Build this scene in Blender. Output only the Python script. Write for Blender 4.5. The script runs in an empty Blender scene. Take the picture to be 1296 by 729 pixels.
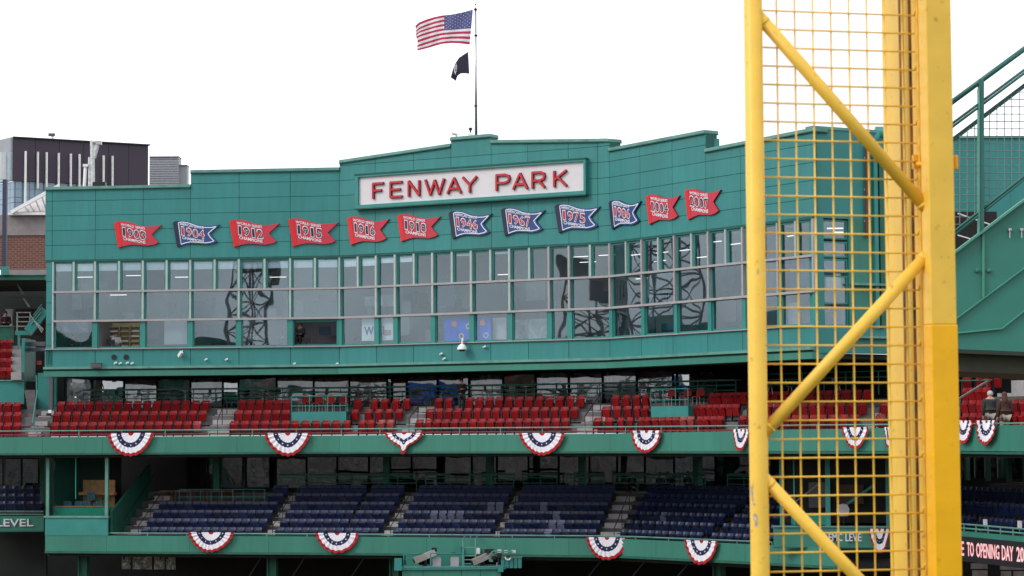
import bpy, bmesh, math, random
from mathutils import Vector, Matrix
random.seed(7)
C = bpy.context.scene.collection
R = math.radians
# ------------------------------------------------------------ camera, sky, sun, exposure
H = 11.5                      # height of the camera above the field
FPX = 2880.0                  # focal length in pixels of the 1296 px wide photograph
PITCH = math.atan(185.5 / FPX)
ROLL = 0.006
_F0 = Vector((0, math.cos(PITCH), math.sin(PITCH)))
_U0 = Vector((0, -math.sin(PITCH), math.cos(PITCH)))
_R0 = Vector((1, 0, 0))
CR = _R0 * math.cos(ROLL) - _U0 * math.sin(ROLL)
CU = _U0 * math.cos(ROLL) + _R0 * math.sin(ROLL)
CF = _F0
CAM = Vector((0, 0, H))
cam_d = bpy.data.cameras.new('camera')
cam_d.lens = 36.0 * FPX / 1296.0
cam_d.clip_start = 0.5
cam_d.clip_end = 6000
cam_d.dof.use_dof = True
cam_d.dof.focus_distance = 105
cam_d.dof.aperture_fstop = 7.0
cam = bpy.data.objects.new('camera', cam_d)
C.objects.link(cam)
cam.matrix_world = Matrix(((CR.x, CU.x, -CF.x, 0), (CR.y, CU.y, -CF.y, 0), (CR.z, CU.z, -CF.z, H), (0, 0, 0, 1)))
bpy.context.scene.camera = cam

SUN_EL, SUN_AZ = R(36), R(243)     # azimuth measured clockwise from +Y: the bright part of the cloud is behind and to the left
world = bpy.data.worlds.new('World')
bpy.context.scene.world = world
world.use_nodes = True
wn = world.node_tree
for n in list(wn.nodes): wn.nodes.remove(n)
wo = wn.nodes.new('ShaderNodeOutputWorld'); wb = wn.nodes.new('ShaderNodeBackground')
sk = wn.nodes.new('ShaderNodeTexSky'); sk.sky_type = 'NISHITA'; sk.sun_disc = False
sk.sun_elevation = SUN_EL; sk.sun_rotation = SUN_AZ
sk.air_density = 1.0; sk.dust_density = 4.0
mx = wn.nodes.new('ShaderNodeMixRGB'); mx.blend_type = 'MIX'; mx.inputs[0].default_value = 0.94
# the white cloud deck in front of the blue: softly uneven everywhere
tcw = wn.nodes.new('ShaderNodeTexCoord'); nzw = wn.nodes.new('ShaderNodeTexNoise'); nzw.inputs['Scale'].default_value = 7.0; nzw.inputs['Detail'].default_value = 4.5
wn.links.new(tcw.outputs['Generated'], nzw.inputs['Vector'])
mrw = wn.nodes.new('ShaderNodeMapRange'); mrw.inputs[1].default_value = .33; mrw.inputs[2].default_value = .67; mrw.inputs[3].default_value = 10.8; mrw.inputs[4].default_value = 17.5
wn.links.new(nzw.outputs['Fac'], mrw.inputs[0])
vsw = wn.nodes.new('ShaderNodeVectorMath'); vsw.operation = 'SCALE'; vsw.inputs[0].default_value = (.985, 1, 1.035)
wn.links.new(mrw.outputs[0], vsw.inputs['Scale']); wn.links.new(vsw.outputs[0], mx.inputs[2])
wn.links.new(sk.outputs[0], mx.inputs[1]); wn.links.new(mx.outputs[0], wb.inputs[0])
wb.inputs[1].default_value = 0.10
wn.links.new(wb.outputs[0], wo.inputs[0])
sun_d = bpy.data.lights.new('sun', 'SUN'); sun_d.energy = 1.5; sun_d.angle = R(20); sun_d.color = (1, .97, .92)
sun = bpy.data.objects.new('sun', sun_d); C.objects.link(sun)
sdir = Vector((math.sin(SUN_AZ) * math.cos(SUN_EL), math.cos(SUN_AZ) * math.cos(SUN_EL), math.sin(SUN_EL)))
sun.rotation_euler = sdir.to_track_quat('Z', 'Y').to_euler()
sc = bpy.context.scene
sc.view_settings.view_transform = 'Standard'
sc.view_settings.look = 'None'
sc.view_settings.exposure = 0.0
sc.view_settings.gamma = 1.0
sc.view_settings.use_curve_mapping = False
sc.cycles.max_bounces = 6
sc.cycles.transparent_max_bounces = 12

# ------------------------------------------------------------ materials
MATS = {}
def mat(name, col, rough=.6, var=.12, scale=3.0, metal=0.0, bump=0.0, spec=.4, streak=0.0, emit=None, detail=4, pv=.05, speck=0):
    if name in MATS: return MATS[name]
    m = bpy.data.materials.new(name); m.use_nodes = True
    nt = m.node_tree; b = nt.nodes['Principled BSDF']
    b.inputs['Roughness'].default_value = rough; b.inputs['Metallic'].default_value = metal
    b.inputs['Specular IOR Level'].default_value = spec
    tc = nt.nodes.new('ShaderNodeTexCoord')
    nz = nt.nodes.new('ShaderNodeTexNoise'); nz.inputs['Scale'].default_value = scale; nz.inputs['Detail'].default_value = detail
    src = tc.outputs['Object']
    if streak:
        mp = nt.nodes.new('ShaderNodeMapping'); mp.inputs['Scale'].default_value = (1, 1, streak)
        nt.links.new(src, mp.inputs[0]); src = mp.outputs[0]
    nt.links.new(src, nz.inputs['Vector'])
    rp = nt.nodes.new('ShaderNodeMapRange'); rp.inputs[1].default_value = .3; rp.inputs[2].default_value = .7
    rp.inputs[3].default_value = 1 - var; rp.inputs[4].default_value = 1 + var
    nt.links.new(nz.outputs['Fac'], rp.inputs[0])
    vm = nt.nodes.new('ShaderNodeVectorMath'); vm.operation = 'SCALE'; vm.inputs[0].default_value = col[:3]
    oi = nt.nodes.new('ShaderNodeObjectInfo'); r2 = nt.nodes.new('ShaderNodeMapRange'); r2.inputs[3].default_value = 1 - pv; r2.inputs[4].default_value = 1 + pv
    nt.links.new(oi.outputs['Random'], r2.inputs[0]); mu = nt.nodes.new('ShaderNodeMath'); mu.operation = 'MULTIPLY'
    nt.links.new(rp.outputs[0], mu.inputs[0]); nt.links.new(r2.outputs[0], mu.inputs[1]); last = mu
    if streak:
        m3 = nt.nodes.new('ShaderNodeMapping'); m3.inputs['Scale'].default_value = (1, 1, .09); nt.links.new(tc.outputs['Object'], m3.inputs[0])
        n3 = nt.nodes.new('ShaderNodeTexNoise'); n3.inputs['Scale'].default_value = 4.5; n3.inputs['Detail'].default_value = 5; nt.links.new(m3.outputs[0], n3.inputs['Vector'])
        r3 = nt.nodes.new('ShaderNodeMapRange'); r3.inputs[1].default_value = .35; r3.inputs[2].default_value = .7; r3.inputs[3].default_value = 1.035; r3.inputs[4].default_value = .93
        nt.links.new(n3.outputs['Fac'], r3.inputs[0]); m4 = nt.nodes.new('ShaderNodeMath'); m4.operation = 'MULTIPLY'
        nt.links.new(last.outputs[0], m4.inputs[0]); nt.links.new(r3.outputs[0], m4.inputs[1]); last = m4
    nt.links.new(last.outputs[0], vm.inputs['Scale']); col_out = vm.outputs[0]
    if speck:
        n5 = nt.nodes.new('ShaderNodeTexNoise'); n5.inputs['Scale'].default_value = 22; n5.inputs['Detail'].default_value = 6; nt.links.new(tc.outputs['Object'], n5.inputs['Vector'])
        r5 = nt.nodes.new('ShaderNodeMapRange'); r5.inputs[1].default_value = .63; r5.inputs[2].default_value = .74; r5.inputs[4].default_value = speck; nt.links.new(n5.outputs['Fac'], r5.inputs[0])
        m5 = nt.nodes.new('ShaderNodeMixRGB'); m5.inputs[2].default_value = (.3, .13, .02, 1); nt.links.new(r5.outputs[0], m5.inputs[0]); nt.links.new(col_out, m5.inputs[1]); col_out = m5.outputs[0]
    nt.links.new(col_out, b.inputs['Base Color'])
    if bump:
        bp = nt.nodes.new('ShaderNodeBump'); bp.inputs['Strength'].default_value = bump; bp.inputs['Distance'].default_value = .02
        nt.links.new(nz.outputs['Fac'], bp.inputs['Height']); nt.links.new(bp.outputs[0], b.inputs['Normal'])
    if emit:
        b.inputs['Emission Color'].default_value = (*emit[:3], 1); b.inputs['Emission Strength'].default_value = emit[3]
    MATS[name] = m
    return m
def glass(name, refl, tint, wob=.05, scale=.8, rough=.01, rcol=(.93, .96, 1)):
    m = bpy.data.materials.new(name); m.use_nodes = True; nt = m.node_tree
    for n in list(nt.nodes): nt.nodes.remove(n)
    o = nt.nodes.new('ShaderNodeOutputMaterial'); mix = nt.nodes.new('ShaderNodeMixShader')
    t = nt.nodes.new('ShaderNodeBsdfTransparent'); t.inputs[0].default_value = (*tint, 1)
    g = nt.nodes.new('ShaderNodeBsdfGlossy'); g.inputs['Color'].default_value = (*rcol, 1); g.inputs['Roughness'].default_value = rough
    tc = nt.nodes.new('ShaderNodeTexCoord'); nz = nt.nodes.new('ShaderNodeTexNoise')
    nz.inputs['Scale'].default_value = scale; nz.inputs['Detail'].default_value = .6
    nt.links.new(tc.outputs['Object'], nz.inputs['Vector'])
    bp = nt.nodes.new('ShaderNodeBump'); bp.inputs['Strength'].default_value = 1.0; bp.inputs['Distance'].default_value = wob
    nt.links.new(nz.outputs['Fac'], bp.inputs['Height']); nt.links.new(bp.outputs[0], g.inputs['Normal'])
    fr = nt.nodes.new('ShaderNodeLayerWeight'); fr.inputs[0].default_value = .12
    ad = nt.nodes.new('ShaderNodeMath'); ad.operation = 'ADD'; ad.use_clamp = True; ad.inputs[1].default_value = refl
    nt.links.new(fr.outputs['Fresnel'], ad.inputs[0]); nt.links.new(ad.outputs[0], mix.inputs[0])
    nt.links.new(t.outputs[0], mix.inputs[1]); nt.links.new(g.outputs[0], mix.inputs[2]); nt.links.new(mix.outputs[0], o.inputs[0])
    return m
TEAL = mat('teal_panel_paint', (.032, .208, .203), .5, .07, .6, streak=.35, spec=.35)
TEALB = mat('teal_trim_paint', (.030, .215, .198), .5, .1, 1.5)
TEALC = mat('weathered_cap_paint', (.11, .27, .23), .55, .2, 2.0)
JOINT = mat('joint_dark_green', (.02, .095, .085), .8)
FASC = mat('fascia_green_paint', (.036, .192, .145), .5, .07, .5, streak=.4)
DGRN = mat('dark_green_paint', (.015, .11, .075), .6, .15)
DARK = mat('dark_soffit', (.012, .013, .012), .8, .2)  # near black: the shade under the decks is put into this colour
DARKW = mat('dark_wall', (.016, .022, .02), .85, .3, .6)  # back walls coloured dark to carry the shade under the decks
MULL = mat('pale_aluminium', (.36, .44, .43), .4, .08, metal=.2)
MULG = mat('grey_aluminium', (.33, .32, .33), .4, .08)
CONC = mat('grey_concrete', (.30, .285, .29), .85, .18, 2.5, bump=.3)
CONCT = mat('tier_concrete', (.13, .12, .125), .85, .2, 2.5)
CONCD = mat('shaded_concrete', (.07, .068, .07), .85, .2, 2.5)  # darker concrete copy with the deck shade put into its colour
RED = mat('red_seat_plastic', (.215, .0035, .006), .5, .16, 5, spec=.2, pv=.2)
REDS = mat('faded_red_seat', (.27, .03, .03), .5, .15, 5)
NAVY = mat('navy_seat_plastic', (.004, .011, .052), .4, .2, 5, spec=.45, pv=.3)
GSEAT = mat('grey_seat_cover', (.10, .115, .19), .5, .15)
IRON = mat('dark_seat_iron', (.012, .014, .022), .5, .2)
WHITE = mat('white_paint', (.8, .8, .8), .5, .05)
CREAM = mat('sign_white', (.62, .6, .63), .5, .03)
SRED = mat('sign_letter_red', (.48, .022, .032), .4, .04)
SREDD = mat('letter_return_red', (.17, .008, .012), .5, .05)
PRED = mat('pennant_red', (.50, .03, .055), .5, .05)
PREDB = mat('pennant_red_hoist', (.62, .015, .02), .5, .05)
PREDD = mat('pennant_red_edge', (.2, .01, .015), .5, .05)
PNAV = mat('pennant_navy', (.02, .06, .21), .5, .05)
PNAVD = mat('pennant_navy_edge', (.01, .018, .05), .5, .05)
CLW = mat('bunting_white', (.75, .75, .82), .8, .05)
CLR = mat('bunting_red', (.36, .008, .012), .8, .08)
CLB = mat('bunting_blue', (.012, .016, .07), .8, .08)
STEEL = mat('brushed_steel', (.4, .4, .42), .35, .1, metal=.8)
BLACK = mat('black_plastic', (.01, .01, .012), .4)
WOOD = mat('light_wood', (.42, .22, .09), .5, .2, 4)
TAUPE = mat('taupe_interior_wall', (.34, .31, .32), .8, .06)
GREYI = mat('grey_interior', (.12, .12, .14), .8, .1)
CARD = mat('pale_cardboard', (.55, .45, .28), .7, .1)
SKIN = mat('skin', (.45, .25, .18), .6)
HAIR = mat('dark_hair', (.03, .02, .015), .7)
GHAIR = mat('grey_hair', (.4, .4, .4), .7)
SUIT = mat('dark_suit_cloth', (.02, .022, .026), .8)
BROWNC = mat('brown_coat_cloth', (.05, .02, .015), .8)
OLIVE = mat('dark_olive_cloth', (.028, .033, .03), .85)
KHAKI = mat('khaki_cloth', (.3, .27, .22), .8)
REDSH = mat('red_shirt_cloth', (.3, .012, .012), .8)
WSHIRT = mat('white_shirt_cloth', (.6, .6, .62), .8)
BLUEB = mat('blue_backdrop', (.004, .13, .8), .4, .35, 1.2)
ORNG = mat('orange_print', (.75, .25, .04), .5)
TUBE = mat('lit_ceiling_tube', (.8, .8, .8), .5, emit=(1, .88, .78, 2))
BLIND = mat('white_roller_blind', (.85, .88, .92), .7, .04)
PLUM = mat('dark_plum_cladding', (.045, .032, .055), .5, .08, .05)
LGREY = mat('pale_grey_cladding', (.3, .31, .35), .5, .05, .2)
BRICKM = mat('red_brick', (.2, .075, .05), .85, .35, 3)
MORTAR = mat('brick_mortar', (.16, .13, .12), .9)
ROOFP = mat('pale_metal_roof', (.5, .46, .46), .5, .08)
PIPEB = mat('dark_steel_column', (.04, .045, .085), .5)
YEL = mat('yellow_gloss_paint', (.88, .54, .07), .42, .06, 6, bump=.12, speck=.55, pv=.02)
YELS = mat('fresh_yellow_paint', (.93, .47, .004), .38, .05, 6, bump=.2, speck=.3, pv=.01)
YELW = mat('wire_yellow_coating', (.90, .56, .08), .45, .08, 8, pv=.08)
RUST = mat('rusty_steel', (.23, .075, .01), .8, .5, 20)
GFLAG = mat('black_flag_cloth', (.045, .045, .06), .8, .2)
GL_UP = glass('reflective_window_glass', .10, (.8, .86, .88), .008, .5, rcol=(.78, .92, 1))
GL_CL = glass('club_window_glass', .24, (.75, .75, .75), .009, .9, rcol=(.8, .84, .88))
GL_LW = glass('dark_club_glass', .16, (.6, .62, .62), .009, .9)
GL_MU = glass('board_pane_glass', .09, (.85, .85, .85), .009, .9, rcol=(.8, .84, .88))
GL_BO = glass('clear_booth_glass', .05, (.9, .92, .92), .006, .9)
GL_OF = mat('office_curtain_glass', (.20, .30, .42), .12, .2, .04, spec=.8)
def brickmat():
    m = bpy.data.materials.new('brick_course_wall'); m.use_nodes = True; nt = m.node_tree; b = nt.nodes['Principled BSDF']
    tc = nt.nodes.new('ShaderNodeTexCoord'); br = nt.nodes.new('ShaderNodeTexBrick')
    mp = nt.nodes.new('ShaderNodeMapping'); mp.inputs['Rotation'].default_value = (R(90), 0, 0)
    nt.links.new(tc.outputs['Object'], mp.inputs[0]); nt.links.new(mp.outputs[0], br.inputs['Vector'])
    br.inputs['Color1'].default_value = (.17, .06, .042, 1); br.inputs['Color2'].default_value = (.13, .045, .03, 1); br.inputs['Mortar'].default_value = (.24, .2, .18, 1)
    br.inputs['Scale'].default_value = 1.0; br.inputs['Brick Width'].default_value = .4; br.inputs['Row Height'].default_value = .15; br.inputs['Mortar Size'].default_value = .014
    nt.links.new(br.outputs['Color'], b.inputs['Base Color']); b.inputs['Roughness'].default_value = .9
    return m
BRW = brickmat()
def patchmat(name, cols, scale=.35, rough=.7):
    m = bpy.data.materials.new(name); m.use_nodes = True; nt = m.node_tree; b = nt.nodes['Principled BSDF']
    tc = nt.nodes.new('ShaderNodeTexCoord'); nz = nt.nodes.new('ShaderNodeTexNoise')
    nz.inputs['Scale'].default_value = scale; nz.inputs['Detail'].default_value = 5; nz.inputs['Distortion'].default_value = 1.4
    nt.links.new(tc.outputs['Object'], nz.inputs['Vector'])
    cr = nt.nodes.new('ShaderNodeValToRGB'); cr.color_ramp.interpolation = 'LINEAR'
    e = cr.color_ramp.elements
    while len(e) < len(cols): e.new(.5)
    for i, c in enumerate(cols):
        e[i].position = .34 + .34 * i / (len(cols) - 1); e[i].color = (*c, 1)
    nt.links.new(nz.outputs['Fac'], cr.inputs[0]); nt.links.new(cr.outputs[0], b.inputs['Base Color'])
    b.inputs['Roughness'].default_value = rough
    return m
CLUBW = patchmat('club_reflection_blotches', [(.04, .03, .03), (.25, .2, .18), (.55, .56, .58), (.12, .05, .05), (.3, .08, .04), (.5, .5, .52)], .55)  # colour blotches stand in for the mixed reflections in the club panes
CLUBL = patchmat('lower_club_wall', [(.01, .02, .02), (.05, .06, .06), (.16, .14, .12), (.03, .08, .08), (.1, .05, .04)], .5)

# ------------------------------------------------------------ mesh helpers
class MB:
    def __init__(s): s.v = []; s.f = []; s.m = []
    def add(s, vs, fs, mi=0):
        o = len(s.v); s.v += [Vector(p) for p in vs]; s.f += [tuple(i + o for i in f) for f in fs]; s.m += [mi] * len(fs)
        return s
    def hexa(s, p, mi=0):       # p: 4 bottom points then 4 top points, same winding
        return s.add(p, [(0, 3, 2, 1), (4, 5, 6, 7), (0, 1, 5, 4), (1, 2, 6, 5), (2, 3, 7, 6), (3, 0, 4, 7)], mi)
    def box(s, c, d, rot=0.0, mi=0):
        cx, cy, cz = c; x, y, z = d[0] / 2, d[1] / 2, d[2] / 2; co, si = math.cos(rot), math.sin(rot)
        q = [(-x, -y), (x, -y), (x, y), (-x, y)]
        q = [(cx + a * co - b * si, cy + a * si + b * co) for a, b in q]
        return s.hexa([(a, b, cz - z) for a, b in q] + [(a, b, cz + z) for a, b in q], mi)
    def tube(s, a, b, r, seg=8, r2=None, mi=0, caps=True):
        a = Vector(a); b = Vector(b); r2 = r if r2 is None else r2
        d = (b - a).normalized(); t = Vector((0, 0, 1)) if abs(d.z) < .9 else Vector((1, 0, 0))
        x = d.cross(t).normalized(); y = d.cross(x)
        vs = []
        for p, rr in ((a, r), (b, r2)):
            for k in range(seg):
                an = 2 * math.pi * k / seg
                vs.append(p + x * math.cos(an) * rr + y * math.sin(an) * rr)
        fs = [(k, (k + 1) % seg, seg + (k + 1) % seg, seg + k) for k in range(seg)]
        if caps: fs += [tuple(range(seg - 1, -1, -1)), tuple(range(seg, 2 * seg))]
        return s.add(vs, fs, mi)
    def bar(s, a, b, w, h, mi=0, up=Vector((0, 0, 1))):     # rectangular bar between two points
        a = Vector(a); b = Vector(b); d = (b - a).normalized(); x = d.cross(up)
        if x.length < 1e-4: x = Vector((1, 0, 0))
        x.normalize(); y = x.cross(d).normalized()
        q = [(-x * w / 2 - y * h / 2), (x * w / 2 - y * h / 2), (x * w / 2 + y * h / 2), (-x * w / 2 + y * h / 2)]
        return s.hexa([a + k for k in q] + [b + k for k in q], mi)
    def prism(s, poly, off, mi=0, mi2=None):       # planar polygon pushed along off
        n = len(poly); off = Vector(off); p = [Vector(q) for q in poly]
        vs = p + [q + off for q in p]
        s.add(vs, [tuple(range(n))], mi)
        o = len(s.v) - 2 * n
        s.f += [tuple(o + n + i for i in range(n - 1, -1, -1))]; s.m += [mi if mi2 is None else mi2]
        for i in range(n):
            j = (i + 1) % n
            s.f.append((o + i, o + n + i, o + n + j, o + j)); s.m.append(mi if mi2 is None else mi2)
        return s
    def lathe(s, c, prof, seg=12, mi=0):
        c = Vector(c); vs = []; n = len(prof)
        for r, z in prof:
            for k in range(seg):
                a = 2 * math.pi * k / seg; vs.append(c + Vector((math.cos(a) * r, math.sin(a) * r, z)))
        fs = [(i * seg + k, i * seg + (k + 1) % seg, (i + 1) * seg + (k + 1) % seg, (i + 1) * seg + k) for i in range(n - 1) for k in range(seg)]
        return s.add(vs, fs, mi)
    def mesh(s, name, mats, smooth=False, fix=True):
        me = bpy.data.meshes.new(name); me.from_pydata([tuple(v) for v in s.v], [], s.f)
        for m in (mats if isinstance(mats, (list, tuple)) else [mats]): me.materials.append(m)
        for p, k in zip(me.polygons, s.m): p.material_index = k; p.use_smooth = smooth
        if fix:
            bm = bmesh.new(); bm.from_mesh(me); bmesh.ops.recalc_face_normals(bm, faces=bm.faces); bm.to_mesh(me); bm.free()
        me.update()
        return me
    def build(s, name, mats, parent=None, smooth=False, fix=True):
        return link(name, s.mesh(name, mats, smooth, fix), parent)
def link(name, me, parent=None):
    o = bpy.data.objects.new(name, me); C.objects.link(o)
    if parent is not None:
        root = parent; off = Matrix.Identity(4)
        if parent.get('_base') is not None:
            off = Matrix.Translation(-Vector(parent['_base']))
        o.parent = parent
        o.matrix_parent_inverse = off
    return o
def props(o, label, cat, group=None):
    o['label'] = label; o['category'] = cat
    if group: o['group'] = group
    return o
BASED = []
def thing(name, label, cat, loc=(0, 0, 0), group=None, based=False, rot=0.0):
    """based: parts are given in world coordinates"""
    o = bpy.data.objects.new(name, None); C.objects.link(o); o.location = loc; o.rotation_euler = (0, 0, rot)
    o.empty_display_size = .2
    props(o, label, cat, group)
    if based: o['_base'] = list(loc); BASED.append(o)
    return o
def structure(o): o['kind'] = 'structure'; return o
def stuff(o): o['kind'] = 'stuff'; return o

def ray(u, v):
    return (CF + CR * ((u - 648) / FPX) + CU * ((364.5 - v) / FPX))
def at(u, v, Y):
    d = ray(u, v); return CAM + d * (Y / d.y)
class Poly:
    """plan polyline, left to right as seen from the camera; n is measured backwards (away from the field)"""
    def __init__(s, pts, v=550):
        s.p = [at(u, v, D).xy for u, D in pts]; s.build()
    def build(s):
        s.d = [(b - a).normalized() for a, b in zip(s.p, s.p[1:])]
        s.n = [Vector((-d.y, d.x)) for d in s.d]
        s.L = [(b - a).length for a, b in zip(s.p, s.p[1:])]
        s.acc = [0]
        for l in s.L: s.acc.append(s.acc[-1] + l)
    def off(s, n):
        q = Poly.__new__(Poly); q.p = []
        for i, p in enumerate(s.p):
            if i == 0: q.p.append(p + s.n[0] * n)
            elif i == len(s.p) - 1: q.p.append(p + s.n[-1] * n)
            else:
                m = (s.n[i - 1] + s.n[i]).normalized(); q.p.append(p + m * n / max(.3, m.dot(s.n[i])))
        q.build(); return q
    def s_at(s, u, v=550):
        """arc length where the viewing ray through pixel column u meets the line"""
        r = ray(u, v).xy; best = None
        for i in range(len(s.d)):
            a = s.p[i]; d = s.d[i]
            den = r.x * d.y - r.y * d.x
            if abs(den) < 1e-9: continue
            t = (a.x * d.y - a.y * d.x) / den
            k = (a.x * r.y - a.y * r.x) / den
            if t <= 0: continue
            slack = max(0, -k if i > 0 else 0, k - s.L[i] if i < len(s.d) - 1 else 0)
            if best is None or slack < best[0] - 1e-6: best = (slack, s.acc[i] + k, t)
        return best[1]
    def pos(s, a):
        i = 0
        while i < len(s.d) - 1 and a > s.acc[i + 1]: i += 1
        return s.p[i] + s.d[i] * (a - s.acc[i]), s.d[i], s.n[i]
    def zat(s, u, v):
        p, d, n = s.pos(s.s_at(u, v)); return at(u, v, p.y).z
    def xyz(s, u, v, n=0.0, z=None):
        q = s.off(n) if n else s
        p, d, nn = q.pos(q.s_at(u, v)); w = at(u, v, p.y)
        return Vector((p.x, p.y, w.z if z is None else z))
    def pairs(s, a0, a1, n0, n1):
        """list of (xy at n0, xy at n1) along the arc a0..a1 of the base line"""
        q0, q1 = s.off(n0), s.off(n1); out = []
        def pr(a):
            p, d, n = s.pos(a); return (p + n * n0, p + n * n1)
        out.append(pr(a0 + 1e-5))
        for i in range(1, len(s.p) - 1):
            if a0 + .02 < s.acc[i] < a1 - .02: out.append((q0.p[i], q1.p[i]))
        out.append(pr(a1 - 1e-5))
        return out
def strip_mb(poly, a0, a1, n0, n1, z0, z1, mb=None, mi=0):
    mb = mb or MB(); pr = poly.pairs(a0, a1, n0, n1)
    k = len(pr); vs = []
    for i, (p, q) in enumerate(pr):
        t = i / (k - 1)
        zz0 = z0 if not isinstance(z0, tuple) else z0[0] + (z0[1] - z0[0]) * t
        zz1 = z1 if not isinstance(z1, tuple) else z1[0] + (z1[1] - z1[0]) * t
        vs += [(p.x, p.y, zz0), (q.x, q.y, zz0), (q.x, q.y, zz1), (p.x, p.y, zz1)]
    fs = [(0, 1, 2, 3), tuple(4 * (k - 1) + j for j in (3, 2, 1, 0))]
    for i in range(k - 1):
        for j in range(4):
            a = 4 * i + j; b = 4 * i + (j + 1) % 4
            fs.append((a, a + 4, b + 4, b))
    return mb.add(vs, fs, mi)
def ustrip(poly, u0, u1, n0, n1, z0, z1, v=550, mb=None, mi=0):
    return strip_mb(poly, poly.s_at(u0, v), poly.s_at(u1, v), n0, n1, z0, z1, mb, mi)

_txt = {}
def textmesh(body, size, ext=0.0, off=0.0, sx=1.0, res=2, spacing=1.0):
    key = (body, size, ext, off, sx, spacing)
    if key in _txt: return _txt[key]
    cu = bpy.data.curves.new('lettering', 'FONT'); cu.body = body; cu.size = size; cu.extrude = ext; cu.offset = off
    cu.align_x = 'CENTER'; cu.align_y = 'CENTER'; cu.resolution_u = res; cu.space_character = spacing
    o = bpy.data.objects.new('lettering', cu); C.objects.link(o)
    bpy.context.view_layer.update()
    dg = bpy.context.evaluated_depsgraph_get()
    me = bpy.data.meshes.new_from_object(o.evaluated_get(dg))
    bpy.data.objects.remove(o); bpy.data.curves.remove(cu)
    xs = [v.co.x for v in me.vertices]; ys = [v.co.y for v in me.vertices]
    cx, cy = (min(xs) + max(xs)) / 2, (min(ys) + max(ys)) / 2
    for v in me.vertices: v.co.x = (v.co.x - cx) * sx; v.co.y -= cy
    _txt[key] = me
    return me
def fit_text(body, w, h, ext, off, mats):
    """upright text mesh in the XZ plane facing -Y, centred, fitted to w x h (metres)"""
    me = textmesh(body, 1.0, 0.05, off).copy()
    xs = [v.co.x for v in me.vertices]; ys = [v.co.y for v in me.vertices]
    fx = w / (max(xs) - min(xs)); fy = h / (max(ys) - min(ys))
    for v in me.vertices:
        x, y, z = v.co; v.co = (x * fx, -z * ext / .05, y * fy)
    me.materials.clear()
    for m in (mats if isinstance(mats, (list, tuple)) else [mats]): me.materials.append(m)
    if isinstance(mats, (list, tuple)) and len(mats) > 1:
        me.update()
        for p in me.polygons: p.material_index = 0 if p.normal.y < -.9 else 1
    for p in me.polygons: p.use_smooth = False
    return me

# ------------------------------------------------------------ ground
g = MB(); g.add([(-2500, -2500, 0), (2500, -2500, 0), (2500, 4000, 0), (-2500, 4000, 0)], [(0, 1, 2, 3)])
structure(g.build('ground', mat('mown_grass', (.035, .075, .02), .9, .3, .08)))
g = MB(); g.add([(-60, 40, .004), (40, 40, .004), (40, 180, .004), (-90, 180, .004)], [(0, 1, 2, 3)])
structure(g.build('warning_track', mat('reddish_clay', (.13, .075, .045), .95, .2, .5)))

# ------------------------------------------------------------ press box building
FA = Poly([(57, 122.0), (430, 120.0), (772, 112.3), (1033, 99.7)])
RT = Poly([(1033, 99.7), (1130, 101.6)])
AT = FA.s_at
zq = lambda v: at(430, v, 120.0).z
Z_WT = zq(323.5)                     # head of the window band
Z_M1, Z_M1b = zq(363.6), zq(366.1)     # upper transom
Z_M2, Z_M2b = zq(400.9), zq(403.5)     # lower transom
Z_SL = zq(437.5)                     # sill
Z_LG = zq(461); Z_LGb = zq(464)      # ledge
Z_BM = zq(473.5)                     # underside of the edge beam
PITCHZ = .796
pb = thing('press_box_building', 'long green panelled press box with a stepped roofline and three rows of windows', 'building', (0, 118, H + 3), based=True)
COLS = [57, 66, 120.5, 181, 241, 302.5, 367.5, 429.5, 475, 523.5, 571, 622, 668.6, 720, 757, 772, 810.7, 851.5, 894, 938, 985, 1033]
def vtop(u):
    L = [((57, 238), (241, 234.5)), ((241, 216.5), (429.5, 213)), ((429.5, 204), (571, 183)), ((571, 175), (622, 170.5)), ((622, 178.5), (772, 176.5)),
         ((772, 188.5), (894, 165.5)), ((894, 189.5), (1033, 162.5))]
    out = []
    for (a, va), (b, vb) in L:
        if a - .01 <= u <= b + .01: out.append((va + (vb - va) * (u - a) / (b - a)))
    return out
def wall_col(poly, u0, u1, t0, t1, zlow, name='wall_panel', thick=.7):
    a0, a1 = poly.s_at(u0, 300), poly.s_at(u1, 300)
    # backing
    strip_mb(poly, a0, a1, .07, thick, zlow, (t0 - .02, t1 - .02)).build('wall_backing', JOINT, pb)
    g = .011
    z = zlow; k = 0
    while z < max(t0, t1) - .05:
        zt = z + PITCHZ
        lo0, lo1 = z + g, z + g
        hi0, hi1 = min(zt - g, t0), min(zt - g, t1)
        if max(t0, t1) < zt + .16: hi0, hi1 = t0, t1
        if hi0 > lo0 + .02 or hi1 > lo1 + .02:
            hi0 = max(hi0, lo0 + .005); hi1 = max(hi1, lo1 + .005)
            pr = poly.pairs(a0 + g, a1 - g, random.uniform(0, .006), .069)
            (p, q), (p2, q2) = pr[0], pr[-1]
            MB().hexa([(p.x, p.y, lo0), (p2.x, p2.y, lo1), (q2.x, q2.y, lo1), (q.x, q.y, lo0), (p.x, p.y, hi0), (p2.x, p2.y, hi1), (q2.x, q2.y, hi1), (q.x, q.y, hi0)]).build(name, TEAL, pb)
        if max(t0, t1) < zt + .16: break
        z = zt
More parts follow.
